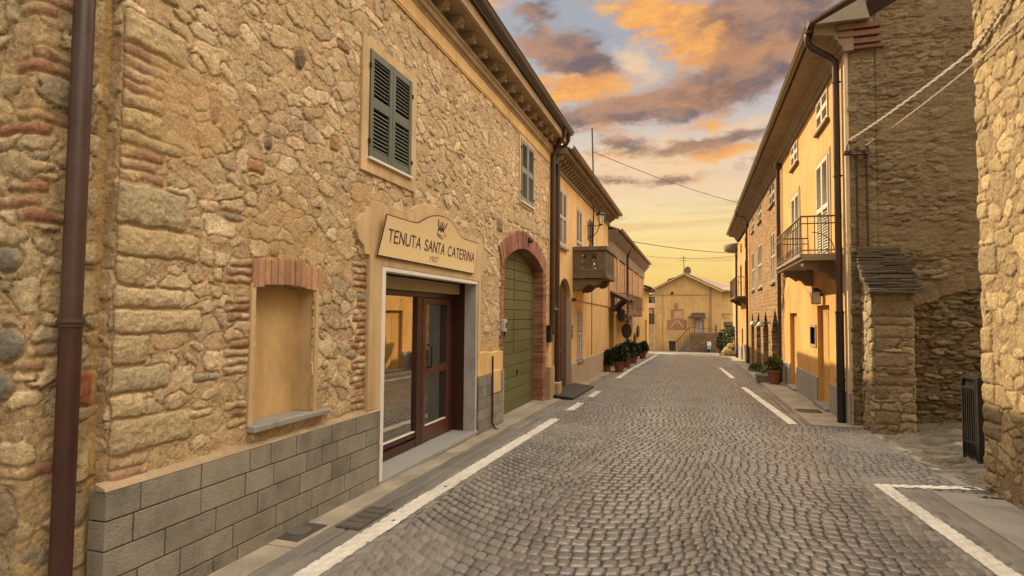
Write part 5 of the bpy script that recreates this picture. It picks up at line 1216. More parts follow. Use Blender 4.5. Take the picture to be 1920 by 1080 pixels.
# ================================================================== right side
XR = 2.333
RG = 10.40
YH = thing('yellow_house', (3.2, 14, gz(14)), 'three-storey bright yellow house with railed balcony, its rough stone gable facing the alley', 'house')
DY1 = (11.85, 12.95); DY2 = (15.40, 16.45)
holes = [(11.65, 12.66, 5.20, 5.80), (14.88, 15.82, 5.24, 5.80), (11.66, 12.70, 2.66, 4.55), (14.80, 15.88, 2.95, 4.52), (*DY1, -1, 1.83), (*DY2, -1, 1.70), (13.10, 13.62, 1.05, 1.40)]
mb = stepped_wall(MB(), -1, XR, RG, 17.70, -1, 5.86, holes, .14); mb.build('wall', plaster_yellow, YH)
mb = MB(); mb.box(XR+.141, 9.5, RG+.12, 27.9, -1, 6.1); mb.build('inner_wall', dark_in, YH)
mb = MB(); pts_ = []
wbox(mb, -1, XR, RG-.012, RG+.20, -1, 5.84, -.03, .022); mb.build('corner_strip', simple('pale_cream_plaster', (.56, .44, .28), .85, .1, 2, .3, .003, 60), YH)
mb = MB()
for a, b in ((RG-.02, DY1[0]), (DY1[1], DY2[0]), (DY2[1], 17.70)): wbox(mb, -1, XR, a, b, -1, .42, -.01, .030)
mb.build('plinth', plinth_grey, YH, bevel=.008)
dpm = simple('ochre_painted_wood', (.52, .30, .085), .6, .12, 2, .15, .002, 40)
for (a, b), zt in ((DY1, 1.83), (DY2, 1.70)):
    mb = MB(); wbox(mb, -1, XR, a, b, gz(a)-.1, zt, -.135, -.09); wbox(mb, -1, XR, (a+b)/2-.006, (a+b)/2+.006, gz(a), zt, -.09, -.084); d = mb.build('door', dpm, YH)
    mb = MB(); wbox(mb, -1, XR, a+.10, a+.14, .75, .95, -.09, -.06); mb.build('handle', black_iron, d)
    mb = MB(); wbox(mb, -1, XR, a-.04, b+.04, gz(a)-.2, gz(a)+.075, -.13, .10); mb.build('doorstep', slab_d, YH, bevel=.008)
for a, b, z0, z1, n in ((11.65, 12.66, 5.20, 5.80, 12), (14.88, 15.82, 5.24, 5.80, 12)):
    closed_window(YH, -1, XR, a, b, z0, z1, cream_shut, n, .03, sm=simple('brown_sill', (.20, .125, .06), .8, .2, 5, .2, .003, 40))
closed_window(YH, -1, XR, 14.80, 15.88, 2.95, 4.52, cream_shut, 28, .03)
closed_window(YH, -1, XR, 11.66, 12.70, 2.66, 4.55, cream_shut, 34, .02, sill=False)
band = simple('dark_ochre_band', (.40, .27, .12), .85, .15, 3, .2, .003, 50)
for a, b, zt in ((11.66, 12.70, 4.55), (14.80, 15.88, 4.52)):
    mb = MB(); wbox(mb, -1, XR, a-.1, a, 2.66, zt+.10, -.02, .016); wbox(mb, -1, XR, b, b+.1, 2.66, zt+.10, -.02, .016); wbox(mb, -1, XR, a, b, zt, zt+.10, -.02, .016); mb.build('window_band', band, YH)
mb = MB(); wbox(mb, -1, XR, 13.14, 13.58, 1.08, 1.37, -.13, -.06); mb.build('meter_door', castiron, YH); mb = MB()
wbox(mb, -1, XR, 13.05, 13.10, 1.0, 1.45, -.05, .02); wbox(mb, -1, XR, 13.62, 13.67, 1.0, 1.45, -.05, .02); wbox(mb, -1, XR, 13.10, 13.62, 1.0, 1.05, -.05, .02); wbox(mb, -1, XR, 13.10, 13.62, 1.40, 1.45, -.05, .02); mb.build('meter_frame', cornice_m, YH)

def eaves(parent, y0, y1, mat_s=soffit_m, dz=0.0):
    mb = MB()
    mb.prism([(XR+.1, y0, 5.84+dz), (XR-.04, y0, 5.84+dz), (XR-.06, y0, 5.89+dz), (XR-.06, y0, 5.93+dz), (XR-.10, y0, 5.95+dz), (XR-.12, y0, 6.02+dz), (XR-.16, y0, 6.04+dz), (XR-.18, y0, 6.11+dz), (XR-.46, y0, 6.16+dz), (XR-.46, y0, 6.28+dz), (XR+.1, y0, 6.50+dz)], (0, y1-y0, 0))
    e = mb.build('cornice', mat_s, parent)
    gutter(parent, XR-.52, y0, y1, 6.30+dz, .068, gut_gold, -1)
    return e
eaves(YH, RG-.10, 17.70)
def rtiles(parent, y0, y1, dz=0.0, x0=1.78, x1=6.2, z0=6.34, slope=.56):
    mb = MB(); y = y0
    while y < y1-.01:
        e = min(y+.30, y1); mb.prism([(x0, y, z0+dz), (x0, (y+e)/2, z0+dz+.05), (x0, e, z0+dz), (x0, e, z0+dz-.04), (x0, y, z0+dz-.04)], (x1-x0, 0, (x1-x0)*slope)); y += .30
    return mb.build('roof', tile_m, parent)
rtiles(YH, RG-.22, 17.70)
mb = MB()   # moulded return of the eaves on the gable, three brick courses
for k, (z0, z1, dx, pr) in enumerate(((5.862, 5.918, .72, .045), (5.942, 6.028, .70, .062), (6.052, 6.138, .66, .088), (6.165, 6.255, .60, .113))): mb.box(XR-.05-.03*k, XR+dx*.75+.04*math.sin(k*5), RG-.03-pr, RG-.031, z0, z1)
mb.build('eaves_return', simple('dull_red_brick', (.17, .088, .058), .9, .3, 14, .6, .005, 80, island=.25), YH, bevel=.008)
mb = MB(); mb.prism([(XR-.46, RG-.22, 6.28), (XR+.30, RG-.22, 6.28), (XR+.24, RG-.22, 6.56), (XR+.3, RG-.22, 6.60), (XR+.3, RG-.22, 6.66)], (0, .14, 0)); mb.build('verge_plaster', simple('grey_verge', (.27, .235, .18), .88, .15, 3, .4, .004, 50), YH)
# gable in rough masonry
DK = [(.22, .165, .097), (.17, .127, .072), (.26, .20, .12), (.135, .098, .058), (.195, .145, .085)]
def postg(S, T, H, C):
    X = S+2.30
    ring = np.sqrt((X-4.35)**2+(T-(-.35))**2)
    band = sstep(2.40, 2.43, ring)*sstep(2.68, 2.65, ring)*(X > 3.0); th = np.arctan2(X-4.35, T+.35)*2.55
    fr = np.abs(th/.075-np.floor(th/.075)-.5); br = sstep(.46, .40, fr); idn = np.floor(th/.075).astype(np.int64)
    H = H*(1-band)+band*(.007*br+.002); Cb = np.array((.205, .145, .085))*(.8+.4*hsh(idn, idn*0, 91))[..., None]*br[..., None]+np.array((.20, .15, .09))*(1-br[..., None])
    C = C*(1-band[..., None])+band[..., None]*Cb
    low = ((ring < 2.41) & (X > 2.98)).astype(np.float32); H = H*(1+.6*low)-.022*low; C = C*(1-.10*low[..., None])
    for xx, w in ((2.70, .012),): 
        k = np.exp(-((X-xx)/w)**2)*(T > 2.7); H = H-.02*k; C = C*(1-.55*k[..., None])
    for zz in (4.32, 5.98):
        k = np.exp(-((T-zz-.012*np.sin(X*7))/.012)**2)*(X > 2.7); H = H-.015*k; C = C*(1-.45*k[..., None])
    up_ = sstep(2.3, 2.7, T)*(1-band); H = H*(1-.3*up_); C = C*(1-.25*up_[..., None])+.25*up_[..., None]*np.array((.235, .18, .105))
    smear = sstep(.45, .65, fbm(X*1.3, T*1.8, 333, 4))*(1-low)*(T > 2.2); H = H*(1-.5*smear); C = C*(1-smear[..., None]*.4)+smear[..., None]*.4*np.array((.235, .18, .105))
    return H, C
GFE = []; rnd = random.Random(44)
for k in range(90):
    a, b = rnd.uniform(.1, 3.2), rnd.uniform(2.3, 6.4); w = rnd.uniform(.03, .12); GFE.append((a, a+w, b, b+w*rnd.uniform(.35, .6), rnd.choice([(.13, .09, .055), (.16, .105, .06), (.11, .08, .05)]), .004, 'oval'))
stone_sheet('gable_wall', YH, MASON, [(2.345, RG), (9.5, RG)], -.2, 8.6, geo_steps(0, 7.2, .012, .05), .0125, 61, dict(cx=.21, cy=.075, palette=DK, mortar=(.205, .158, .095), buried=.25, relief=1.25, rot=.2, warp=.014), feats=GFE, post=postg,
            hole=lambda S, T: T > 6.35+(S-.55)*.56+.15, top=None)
# buttress with its stepped slate capping
def topb(q): return q
BFE = []; rnd = random.Random(17); z = -.1
while z < 1.98:
    h = rnd.uniform(.10, .24); x = .735
    while x < 1.24:
        e = min(x+rnd.uniform(.12, .42), 1.25); 
        if e-x > .06 and rnd.random() < .62: BFE.append((x, e-.008, z, z+h-.010, rnd.choice([(.25, .195, .12), (.21, .16, .10), (.29, .23, .145), (.19, .13, .085), (.24, .185, .12)]), .006, 'block'))
        x = e
    z += h
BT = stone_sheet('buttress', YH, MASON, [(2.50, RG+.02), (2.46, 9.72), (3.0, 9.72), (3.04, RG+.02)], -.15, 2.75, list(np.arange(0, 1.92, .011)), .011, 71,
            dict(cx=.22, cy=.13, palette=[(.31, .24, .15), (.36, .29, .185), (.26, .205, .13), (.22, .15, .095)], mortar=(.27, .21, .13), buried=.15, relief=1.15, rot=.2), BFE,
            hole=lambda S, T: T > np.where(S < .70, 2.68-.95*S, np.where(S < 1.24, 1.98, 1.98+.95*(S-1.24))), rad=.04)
mb = MB(); rnd = random.Random(8)
for k in range(17):
    f = k/16; y = 9.66+(RG-9.66)*f; z = 1.99+.70*f
    x = 2.42+rnd.uniform(-.02, .02)
    while x < 3.10-.06*f:
        w = rnd.uniform(.2, .5); e = min(x+w, 3.12-.1*f+rnd.uniform(-.03, .03)); mb.obox(((x+e)/2, y+.09, z+rnd.uniform(-.008, .008)), ((e-x)/2, 0, rnd.uniform(-.006, .006)), (rnd.uniform(-.01, .01), .11+rnd.uniform(-.02, .02), .02), (0, 0, .014)); x = e+.01
mb.build('slate_capping', simple('dark_slate', (.085, .066, .045), .9, .35, 9, .7, .006, 70, island=.3), BT, bevel=.006)
mb = MB(); mb.box(2.52, 2.98, 9.8, RG-.01, -.1, 1.95); mb.build('core', dark_in, BT)
# balcony
YB0, YB1, XB = 10.78, 13.86, 1.69
mb = MB(); mb.prism([(XR-.01, YB0, 2.66), (XB, YB0, 2.66), (XB, YB0, 2.61), (XB+.03, YB0, 2.60), (XB+.05, YB0, 2.55), (XR-.01, YB0, 2.55)], (0, YB1-YB0, 0)); BL = mb.build('balcony', simple('balcony_stone', (.30, .235, .155), .85, .25, 4, .5, .004, 60, stain=(.20, .155, .10)), YH, bevel=.005)
cons = [(0, 0), (.56, 0), (.56, -.07), (.50, -.13), (.43, -.11), (.37, -.15), (.30, -.21), (.24, -.18), (.20, -.20), (.13, -.29), (0, -.31)]
for y in (10.98, 13.30):
    mb = MB(); mb.prism([(XR-a, y, 2.55+b) for a, b in cons], (0, .24, 0)); mb.build('bracket', soffit_m, BL, bevel=.012)
mb = MB(); r_ = .011
for zz in (3.29, 3.17, 2.72): mb.tube([(XR, YB0+.03, zz), (XB+.03, YB0+.03, zz), (XB+.03, YB1-.03, zz), (XR, YB1-.03, zz)], r_ if zz < 3.2 else .016, 6)
for y in np.linspace(YB0+.03, YB1-.03, 17): mb.tube([(XB+.03, y, 2.655), (XB+.03, y, 3.29)], .008, 5, cap=False)
for x in np.linspace(XR-.1, XB+.03, 6):
    for y in (YB0+.03, YB1-.03): mb.tube([(x, y, 2.655), (x, y, 3.29)], .008, 5, cap=False)
for y in np.linspace(YB0+.1, YB1-.15, 14):
    mb.tube([(XB+.03, y+.05+.045*math.cos(a*math.pi/4), 3.23+.045*math.sin(a*math.pi/4)) for a in range(9)], .005, 4, cap=False)
    mb.tube([(XB+.03, y+.05+.05*math.cos(a*math.pi/4), 2.79+.055*math.sin(a*math.pi/4)) for a in range(9)], .005, 4, cap=False)
mb.tube([(XR-.45+.33*math.sin(a*math.pi/16), YB0+.03, 2.72+.30*math.cos(a*math.pi/16)) for a in range(9)], .008, 5)
mb.build('railing', rust_iron, BL)
# downpipe with swan neck
mb = MB(); px, py = 2.235, 10.60
mb.tube([(XR-.52, py-.12, 6.26), (XR-.53, py-.12, 6.16), (XR-.51, py-.11, 6.08), (XR-.44, py-.08, 6.02), (XR-.18, py-.01, 5.88), (px-.01, py, 5.80), (px, py, 5.70), (px, py, 4.5), (px, py, 3.0), (px, py, 1.7)], .052, 14); mb.build('downpipe', copper, YH, smooth=True)
mb = MB(); mb.tube([(px, py, 1.7), (px, py, gz(py)-.02)], .060, 14)
for zz in (1.68, .6): mb.lathe((px, py, zz), [(.055, -.02), (.068, -.02), (.068, .02), (.055, .02)], 14)
mb.build('downpipe_foot', black_iron, YH, smooth=True)
mb = MB()
for zz in (5.45, 3.9): mb.tube([(px, py, zz), (XR+.02, py-.02, zz)], .012, 6); mb.lathe((px, py, zz), [(.052, -.012), (.062, -.012), (.062, .012), (.052, .012)], 14)
mb.build('pipe_bracket', castiron, YH)
mb = MB(); mb.tube([(2.238, 17.62, 5.75), (2.238, 17.62, 3.0), (2.238, 17.62, gz(17.6))], .05, 12); mb.lathe((2.238, 17.62, 5.80), [(.05, -.1), (.09, -.02), (.09, .06), (.06, .08)], 10); mb.build('downpipe', copper, YH, smooth=True)
mb = MB()
for x in (2.46, 2.60):
    mb.tube([(x, RG-.03, 2.72), (x, RG-.03, 4.15), (x+.02, RG-.03, 4.3)], .014, 6)
mb.build('wall_conduit', copper, YH)
WLP = thing('wall_lamp', (XR-.1, 12.35, 2.0), 'small square iron wall lamp above the yellow house door', 'lamp')
mb = MB(); c = (XR-.12, 12.40, 1.98); mb.box(c[0]-.07, c[0]+.07, c[1]-.07, c[1]+.07, c[2]-.13, c[2]-.115); mb.lathe((c[0], c[1], c[2]+.11), [(.11, 0), (.10, .02), (.03, .07)], 8)
for a in (-.062, .062):
    for b in (-.062, .062): mb.tube([(c[0]+a, c[1]+b, c[2]-.12), (c[0]+a*1.15, c[1]+b*1.15, c[2]+.11)], .008, 5)
mb.tube([(XR, c[1], c[2]+.05), (c[0]+.07, c[1], c[2]+.05)], .02, 6); mb.build('lantern_frame', black_iron, WLP)
mb = MB(); mb.box(c[0]-.055, c[0]+.055, c[1]-.055, c[1]+.055, c[2]-.11, c[2]+.105); mb.build('glass', gm, WLP)
TW2 = thing('bare_vine', (XR-.05, 16.6, 2.3), 'bare dry vine twigs spreading across the yellow wall under the balcony', 'vine')
mb = MB(); rnd = random.Random(5)
def twig(p, d, l, r, lev):
    pts = [Vector(p)]; dd = Vector(d)
    for k in range(4):
        dd = (dd+Vector((rnd.uniform(-.05, .03), rnd.uniform(-.35, .35), rnd.uniform(-.35, .30)))).normalized(); q_ = pts[-1]+dd*l/4; q_.x = min(q_.x, XR-.015); pts.append(q_)
    mb.tube(pts, [r*(1-.15*k) for k in range(5)], 5)
    if lev:
        for k in (1, 2, 3): twig(pts[k], dd+Vector((0, rnd.uniform(-.9, .9), rnd.uniform(-.9, .5))), l*.55, r*.55, lev-1)
twig((XR-.04, 17.5, 1.85), (0, -.8, .6), 1.3, .014, 2); twig((XR-.04, 17.5, 1.80), (0, -1, .2), 1.9, .012, 2)
mb.build('twigs', wood_old, TW2)

# brick house with pointed arches
BH = thing('arcaded_brick_house', (3.2, 23, gz(23)), 'rough brick house with a row of tall pointed arches, between yellow and far ochre houses', 'house')
AR = [(18.55, 20.15, 1.05, 1.85), (21.05, 22.60, 1.05, 1.80), (23.45, 24.95, 1.05, 1.78), (25.9, 27.2, 1.05, 1.78)]
holes = [(a, b, -1.5, t) for a, b, s0, t in AR]+[(19.25, 20.45, 5.10, 5.80), (22.8, 23.9, 5.12, 5.80), (25.6, 26.6, 5.12, 5.8), (19.3, 20.2, 2.66, 4.24), (22.8, 24.05, 2.68, 4.30), (25.7, 26.8, 2.7, 4.3)]
mb = stepped_wall(MB(), -1, XR, 17.72, 28.08, -1.5, 5.86, holes, .25)
for a, b, s0, t in AR: arch_fill(mb, -1, XR, a, b, s0, t, .25, pointed=True)
mb.build('wall', brickwall_r, BH)
for a, b, s0, t in AR: mb = MB(); mb.box(XR+.24, XR+.26, a, b, -1.5, t); mb.build('arch_panel', brick_mat('dark_brickwork', (.10, .06, .035), (.07, .042, .026), (.11, .08, .05), w=.21, h=.08), BH)
for a, b, z0, z1 in ((19.25, 20.45, 5.10, 5.80), (22.8, 23.9, 5.12, 5.80), (25.6, 26.6, 5.12, 5.8), (19.3, 20.2, 2.66, 4.24), (22.8, 24.05, 2.68, 4.30), (25.7, 26.8, 2.7, 4.3)):
    closed_window(BH, -1, XR, a, b, z0, z1, grey_shut, 14 if z1 > 5 else 24, .06)
eaves(BH, 17.72, 28.08); rtiles(BH, 17.72, 28.08)
mb = MB(); mb.tube([(2.238, 27.95, 5.75), (2.238, 27.95, gz(28))], .05, 12); mb.build('downpipe', copper, BH, smooth=True)
def arm_light(y, label):
    o = thing('arm_light', (XR-.1, y, 1.4), label, 'lamp', 'arm lights on the arcaded brick front')
    mb = MB(); mb.tube([(XR, y, 1.42), (XR-.28, y-.15, 1.40)], .025, 6); mb.build('arm', rust_iron, o); mb = MB(); mb.lathe((XR-.30, y-.16, 1.33), [(.03, .12), (.10, .06), (.13, -.02), (.05, -.05)], 10); mb.build('lamp_head', simple('grey_enamel', (.36, .34, .31), .4, .1, 5, 0), o, smooth=True)
arm_light(20.6, 'arm light between the first two pointed arches'); arm_light(23.0, 'arm light between the second and third pointed arches')
# far ochre house, right
FO = thing('far_ochre_house', (3.2, 31.5, gz(31)), 'narrow ochre house with an iron balcony past the arcaded brick house', 'house')
mb = stepped_wall(MB(), -1, XR, 28.10, 35.0, -2, 5.6, [(31.6, 32.6, -2, 1.0), (29.2, 30.3, 2.6, 4.3), (32.2, 33.3, 2.6, 4.3), (29.2, 30.2, 4.9, 5.4), (32.0, 33.0, 4.9, 5.4)], .18); mb.quad((7, 35.0, -2), (XR, 35.0, -2), (XR, 35.0, 5.6), (7, 35.0, 5.6)); mb.build('wall', plaster_yellow, FO)
mb = MB(); mb.box(XR+.19, 7, 28.12, 34.98, -2, 6); mb.build('inner_wall', dark_in, FO)
mb = MB(); wbox(mb, -1, XR, 31.6, 32.6, -2, 1.0, -.16, -.12); mb.build('door', wood_old, FO)
for a, b, z0, z1 in ((29.2, 30.3, 2.6, 4.3), (32.2, 33.3, 2.6, 4.3), (29.2, 30.2, 4.9, 5.4), (32.0, 33.0, 4.9, 5.4)): closed_window(FO, -1, XR, a, b, z0, z1, wood_old, 16, .06, sill=False)
mb = MB(); wbox(mb, -1, XR, 28.10, 31.6, -2, .25, -.01, .03); wbox(mb, -1, XR, 32.6, 35.0, -2, .05, -.01, .03); mb.build('plinth', plinth_grey, FO)
eaves(FO, 28.10, 35.1, dz=-.06); rtiles(FO, 28.10, 35.1, -.06)
mb = MB(); mb.box(1.80, XR, 29.0, 33.4, 2.46, 2.56); b2 = mb.build('balcony', oldstone, FO, bevel=.01)
mb = MB(); mb.tube([(XR, 29.05, 3.45), (1.84, 29.05, 3.45), (1.84, 33.35, 3.45), (XR, 33.35, 3.45)], .018, 6)
for y in np.linspace(29.05, 33.35, 12): mb.tube([(1.84, y, 2.56), (1.84, y, 3.45)], .011, 5, cap=False)
for x in (1.96, 2.08, 2.2): mb.tube([(x, 29.05, 2.56), (x, 29.05, 3.45)], .011, 5, cap=False)
mb.build('railing', rust_iron, b2)
for y in (29.2, 32.9): mb = MB(); mb.prism([(XR-a*.9, y, 2.46+b) for a, b in cons], (0, .2, 0)); mb.build('bracket', oldstone, b2)
mb = MB(); mb.tube([(2.24, 34.7, 5.5), (2.24, 34.7, gz(35))], .05, 10); mb.build('downpipe', copper, FO, smooth=True)
# last house with the rounded eave
RH = thing('rounded_eave_house', (3.4, 38, gz(38)), 'last house on the right, with a rounded eave jutting over the street', 'house')
mb = MB(); mb.box(2.38, 7, 35.02, 40.5, -2.5, 5.2); mb.build('wall', plaster_far, RH)
arc = [(2.5+.85*math.cos(math.pi/2+math.pi*k/12)*1.0, 36.0+.9*math.sin(math.pi/2+math.pi*k/12)) for k in range(13)]
mb = MB(); mb.prism([(7, 36.9, 5.35)]+[(x, y, 5.35) for x, y in arc]+[(7, 35.1, 5.35)], (0, 0, .42)); mb.build('eave', soffit_m, RH, bevel=.12)
mb = MB(); mb.tube([(2.28, 35.6, 5.3), (2.28, 35.6, gz(36))], .05, 10); mb.build('downpipe', copper, RH, smooth=True)
# planted bits at the right far corner
RK = thing('rock_mound', (2.1, 39, gz(39)), 'mound of pale boulders and plants where the right pavement ends', 'rocks')
def boulder(c, r, seed):
    rnd = random.Random(seed); mb = MB(); n, m_ = 10, 7; vs = []
    for j in range(m_):
        th = math.pi*(j+.5)/m_
        for i in range(n):
            ph = 2*math.pi*i/n; k = 1+rnd.uniform(-.16, .16); vs.append((c[0]+r[0]*k*math.sin(th)*math.cos(ph), c[1]+r[1]*k*math.sin(th)*math.sin(ph), c[2]+r[2]*k*math.cos(th)))
    fs = [(j*n+i, (j+1)*n+i, (j+1)*n+(i+1) % n, j*n+(i+1) % n) for j in range(m_-1) for i in range(n)]+[tuple(range(n)), tuple((m_-1)*n+k for k in range(n))[::-1]]
    return mb.add(vs, fs)
bm_ = simple('ochre_boulder', (.30, .225, .11), .9, .35, 4, .7, .01, 30)
for k, (x, y, z, r) in enumerate(((1.95, 38.2, .15, .34), (2.2, 38.5, .1, .3), (2.15, 38.4, .55, .26), (1.75, 38.6, .05, .28), (2.45, 38.2, .12, .3), (1.95, 38.8, .3, .3))): boulder((x, y, gz(y)+z), (r, r, r*.85), k).build('boulder', bm_, RK, smooth=True)
mb = MB(); foliage(mb, (2.2, 39.2, gz(39)+1.0), (.6, .5, .6), 700, .13, 5); foliage(mb, (2.5, 39.0, gz(39)+1.5), (.4, .4, .3), 300, .13, 6); mb.build('foliage', leaf_mid, RK)
pot_shrub((1.62, 39.6, gz(39.6)), .22, .35, .30, 1.15, 11, 'dark slender shrub in a pot beside the mound of boulders', 'potted_conifer', leaf_dark, None, 700, .10)
GA2 = thing('stone_gateway', (2.6, 45, gz(45)), 'weathered stone gateway block behind the boulders at the right', 'gateway'); mb = MB(); mb.box(2.05, 2.45, 44.8, 45.6, -2, .95); mb.box(2.9, 4.2, 44.8, 45.6, -2, .95); mb.box(1.98, 4.3, 44.7, 45.7, .95, 1.25); mb.box(2.45, 2.9, 45.2, 45.6, -2, .95); mb.build('masonry', oldstone, GA2, bevel=.03)
WP = thing('white_post', (2.15, 36.2, gz(36)), 'short white marker post by the last house on the right', 'post'); mb = MB(); mb.lathe((2.22, 35.0, gz(35)), [(.045, .42), (.045, 1.15), (.02, 1.18)], 10); mb.build('post', whit, WP); mb = MB(); mb.lathe((2.22, 35.0, gz(35)), [(.05, 0), (.05, .42)], 10); mb.build('base', black_iron, WP)
# things on the right pavement
PL = pot_shrub((2.03, 17.05, gz(17)+.02), .19, .38, .22, .30, 21, 'square-shouldered terracotta planter with straggly green plant beside the brick arches', 'planter', leaf_mid, None, 200, .10)
TG = thing('stone_trough', (1.80, 17.75, gz(17.7)+.02), 'low grey speckled trough in front of the terracotta planter', 'trough')
mb = MB(); z = gz(17.7)+.02; mb.prism([(1.66, 17.45, z), (1.92, 17.45, z), (1.96, 17.45, z+.2), (1.62, 17.45, z+.2)], (0, .55, 0)); mb.build('trough', simple('speckled_concrete', (.17, .155, .13), .85, .4, 30, .5, .004, 60), TG, bevel=.012); mb = MB(); mb.box(1.66, 1.92, 17.5, 17.95, z+.19, z+.204); mb.build('soil', earth, TG)
WD = thing('weed_clump', (2.0, 22.3, gz(22.3)), 'low green weeds growing at the foot of the brick arches', 'plant'); mb = MB(); foliage(mb, (2.05, 22.3, gz(22.3)+.10), (.22, .55, .13), 420, .10, 31); foliage(mb, (2.15, 20.6, gz(20.6)+.07), (.12, .3, .09), 130, .08, 32); mb.build('leaves', leaf_mid, WD)
def grate(name, label, cat, x0, x1, y0, y1, dz, bars):
    z = gz((y0+y1)/2)+dz; sl = (gz(y1)-gz(y0))/(y1-y0); o = thing(name, ((x0+x1)/2, (y0+y1)/2, z), label, cat)
    zz = lambda y: gz(y)+dz
    fr_ = MB()
    def slab(a, b, c, d, h): fr_.add([(a, c, zz(c)-.02), (b, c, zz(c)-.02), (b, d, zz(d)-.02), (a, d, zz(d)-.02), (a, c, zz(c)+h), (b, c, zz(c)+h), (b, d, zz(d)+h), (a, d, zz(d)+h)], [(0,3,2,1),(4,5,6,7),(0,1,5,4),(1,2,6,5),(2,3,7,6),(3,0,4,7)])
    return o, slab, fr_
o, slab, f_ = grate('drain_grate', 'dark square grating in the right pavement before the yellow house door', 'grating', 1.76, 2.16, 11.62, 12.0, .022, 8)
slab(1.76, 2.16, 11.62, 11.65, .008); slab(1.76, 2.16, 11.97, 12.0, .008); slab(1.76, 1.79, 11.65, 11.97, .008); slab(2.13, 2.16, 11.65, 11.97, .008)
for k in range(10): slab(1.805+.033*k, 1.822+.033*k, 11.65, 11.97, .006)
f_.build('grating', castiron, o)
f2 = f_; f_ = MB(); slab(1.79, 2.13, 11.65, 11.97, -.012); 
mb = MB(); z = gz(11.8); mb.box(1.79, 2.13, 11.65, 11.97, z-.0, z+.013); mb.build('pit', dark_in, o)
o, slab, f_ = grate('manhole_cover', 'square iron cover with a round lid set in the left pavement under the block plinth', 'manhole', -2.86, -2.63, 3.50, 3.84, .018, 0)
slab(-2.86, -2.62, 3.50, 3.84, .004); f_.build('frame', simple('dull_grey_iron', (.062, .056, .048), .6, .3, 8, .4, .002, 80), o)
mb = MB(); mb.lathe((-2.74, 3.67, gz(3.67)+.021), [(.085, 0), (.085, .007), (.075, .009), (.01, .009)], 24); mb.build('lid', simple('worn_iron_lid', (.11, .10, .085), .5, .3, 8, .4, .002, 80), o)
o, slab, f_ = grate('gully_grate', 'narrow iron gully cover beside the white line near the shop step', 'grating', -2.56, -2.36, 3.86, 4.36, .008, 0)
slab(-2.56, -2.36, 3.86, 4.36, .002); iron_g = simple('dull_grey_iron', (.062, .056, .048), .6, .3, 8, .4, .002, 80); f_.build('frame', iron_g, o)
mb = MB(); [mb.box(-2.545, -2.375, 3.89+.11*k, 3.975+.11*k, gz(4)+.009, gz(4)+.0125) for k in range(4)]; mb.build('plate', simple('worn_grey_iron', (.085, .078, .066), .6, .3, 8, .4, .002, 80), o)

# ------------------------------------------------------------------ near right stone building
NB = thing('near_stone_house', (3.4, 4.4, 0), 'big rough golden stone wall corner at the right edge of the alley', 'house')
GOLD = [(.42, .32, .175), (.36, .27, .145), (.45, .35, .20), (.31, .235, .135), (.39, .295, .16)]
FN_ = []
rnd = random.Random(31); z = .05; side = 0
while z < 6.5:
    h = rnd.uniform(.13, .30); w = rnd.uniform(.18, .42); (rnd.random() < .45) and FN_.append((3.30, 3.38+w, z, z+h-.012, rnd.choice(GOLD), .012, 'block')); z += h
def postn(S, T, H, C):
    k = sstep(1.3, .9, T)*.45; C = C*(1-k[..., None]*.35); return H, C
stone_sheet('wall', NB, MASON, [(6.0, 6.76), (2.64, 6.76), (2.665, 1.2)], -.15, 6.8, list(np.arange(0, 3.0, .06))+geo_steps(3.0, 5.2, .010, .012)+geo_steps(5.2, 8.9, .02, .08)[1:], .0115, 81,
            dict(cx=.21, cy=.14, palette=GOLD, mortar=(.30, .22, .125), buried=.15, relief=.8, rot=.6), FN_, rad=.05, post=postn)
mb = MB(); mb.box(2.70, 9, 1.0, 6.70, -.3, 7); mb.build('core', dark_in, NB)
mb = MB(); mb.prism([(2.3, .8, 6.9), (9, .8, 9.2), (9, .8, 9.3), (2.3, .8, 7.0)], (0, 6.2, 0)); mb.build('roof', tile_m, NB)
# black gate leaf folded back at the alley mouth
GT = thing('iron_gate', (2.98, 7.95, 0), 'narrow black iron gate panel standing open at the mouth of the alley', 'gate')
gx0, gy0, gx1, gy1 = 2.965, 8.08, 3.015, 7.80; zb = gz(8)+alley_rise(np.array(3.0), 0).item()+.02
mb = MB()
def bar(fx, z0, z1, w): 
    x = gx0+(gx1-gx0)*fx; y = gy0+(gy1-gy0)*fx; mb.box(x-w, x+w, y-w, y+w, z0, z1)
bar(0, zb, zb+.92, .014); bar(1, zb-.06, zb+.90, .026); bar(.80, zb, zb+.9, .014)
for k in range(1, 6): bar(.13*k, zb+.02, zb+.80, .011)
def rail(z, w):
    mb.obox(((gx0+gx1)/2, (gy0+gy1)/2, z), ((gx1-gx0)/2, (gy1-gy0)/2, 0), (w*1.0, w*.25, 0), (0, 0, .012))
rail(zb+.91, .022); rail(zb+.80, .014); rail(zb+.19, .014); rail(zb+.03, .014)
mb.build('frame', black_iron, GT)
mb = MB(); mb.obox(((gx0+gx1)/2+.008, (gy0+gy1)/2, zb+.5), ((gx1-gx0)/2, (gy1-gy0)/2, 0), (.004, .001, 0), (0, 0, .44)); mb.build('panel', black_iron, GT)

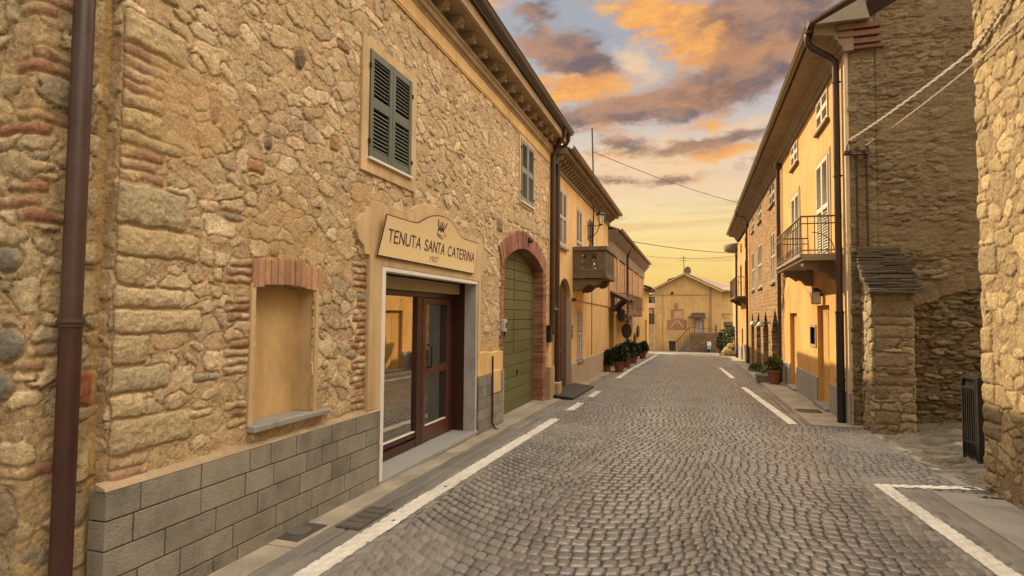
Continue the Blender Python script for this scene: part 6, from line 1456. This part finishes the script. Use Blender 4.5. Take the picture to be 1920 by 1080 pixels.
# ------------------------------------------------------------------ cables and wires
def sag(a, b, s, n=24): 
    a, b = Vector(a), Vector(b); return [a.lerp(b, k/n)-Vector((0, 0, s*4*(k/n)*(1-k/n))) for k in range(n+1)]
def twisted(name, pts, label, r=.009, amp=.011, mat=None):
    o = thing(name, tuple(pts[0]), label, 'cable', None); P = [Vector(p) for p in pts]; n = 120; out = [[], []]
    for k in range(n+1):
        f = k/n*(len(P)-1); i = min(int(f), len(P)-2); p = P[i].lerp(P[i+1], f-i); a = k*1.1
        for m_ in (0, 1): out[m_].append(p+Vector((0, amp*math.cos(a+m_*math.pi), amp*math.sin(a+m_*math.pi))))
    mb = MB(); mb.tube(out[0], r, 6); mb.tube(out[1], r, 6); mb.build('strands', mat, o, smooth=True); return o
cab = simple('pale_grey_cable', (.36, .31, .25), .6, .15, 5, .1, .001, 40)
twisted('twisted_cable', sag((2.36, RG-.10, 4.40), (2.60, 6.62, 4.20), .03)+sag((2.60, 6.6, 4.2), (2.60, 5.4, 4.55), .02)[1:], 'thick twisted grey cable running up from the alley bracket to the near stone corner', .012, .013, cab)
twisted('twisted_cable', sag((2.55, RG-.10, 4.28), (2.60, 6.55, 4.06), .03)+sag((2.60, 6.55, 4.06), (2.60, 5.2, 4.15), .02)[1:], 'thinner pale cable below the thick twisted one, across the alley mouth', .007, .008, cab)
CBK = thing('cable_bracket', (2.33, RG-.06, 4.2), 'small iron cable bracket on the corner of the yellow house gable', 'bracket')
mb = MB(); mb.tube([(2.26, RG-.08, 4.18), (2.62, RG-.08, 4.16)], .02, 8); mb.tube([(2.36, RG-.09, 4.42), (2.31, RG-.1, 4.3), (2.31, RG-.1, 4.18)], .012, 6)
for x in (2.30, 2.36, 2.56): mb.lathe((x, RG-.09, 4.20), [(.03, -.03), (.03, .03)], 8)
mb.build('bracket', castiron, CBK)
def wire(a, b, s, label, r=.011, d=None):
    o = thing('overhead_wire', a, label, 'wire'); mb = MB(); mb.tube(sag(a, b, s, 30), r, 5); mb.build('wire', black_iron, o)
wire((XW-.0, 17.12, 6.45), (XR-.4, 26.3, 6.36), .12, 'upper overhead wire from the mast across to the right eaves', .010)
wire((-2.6, 22.8, 4.52), (2.2, 33.5, 5.0), .10, 'lower overhead wire crossing the far end of the street', .014)
wire((-2.5, 33.0, 4.9), (2.25, 36.0, 5.1), .15, 'faintest farthest overhead wire near the gabled house roof', .010)
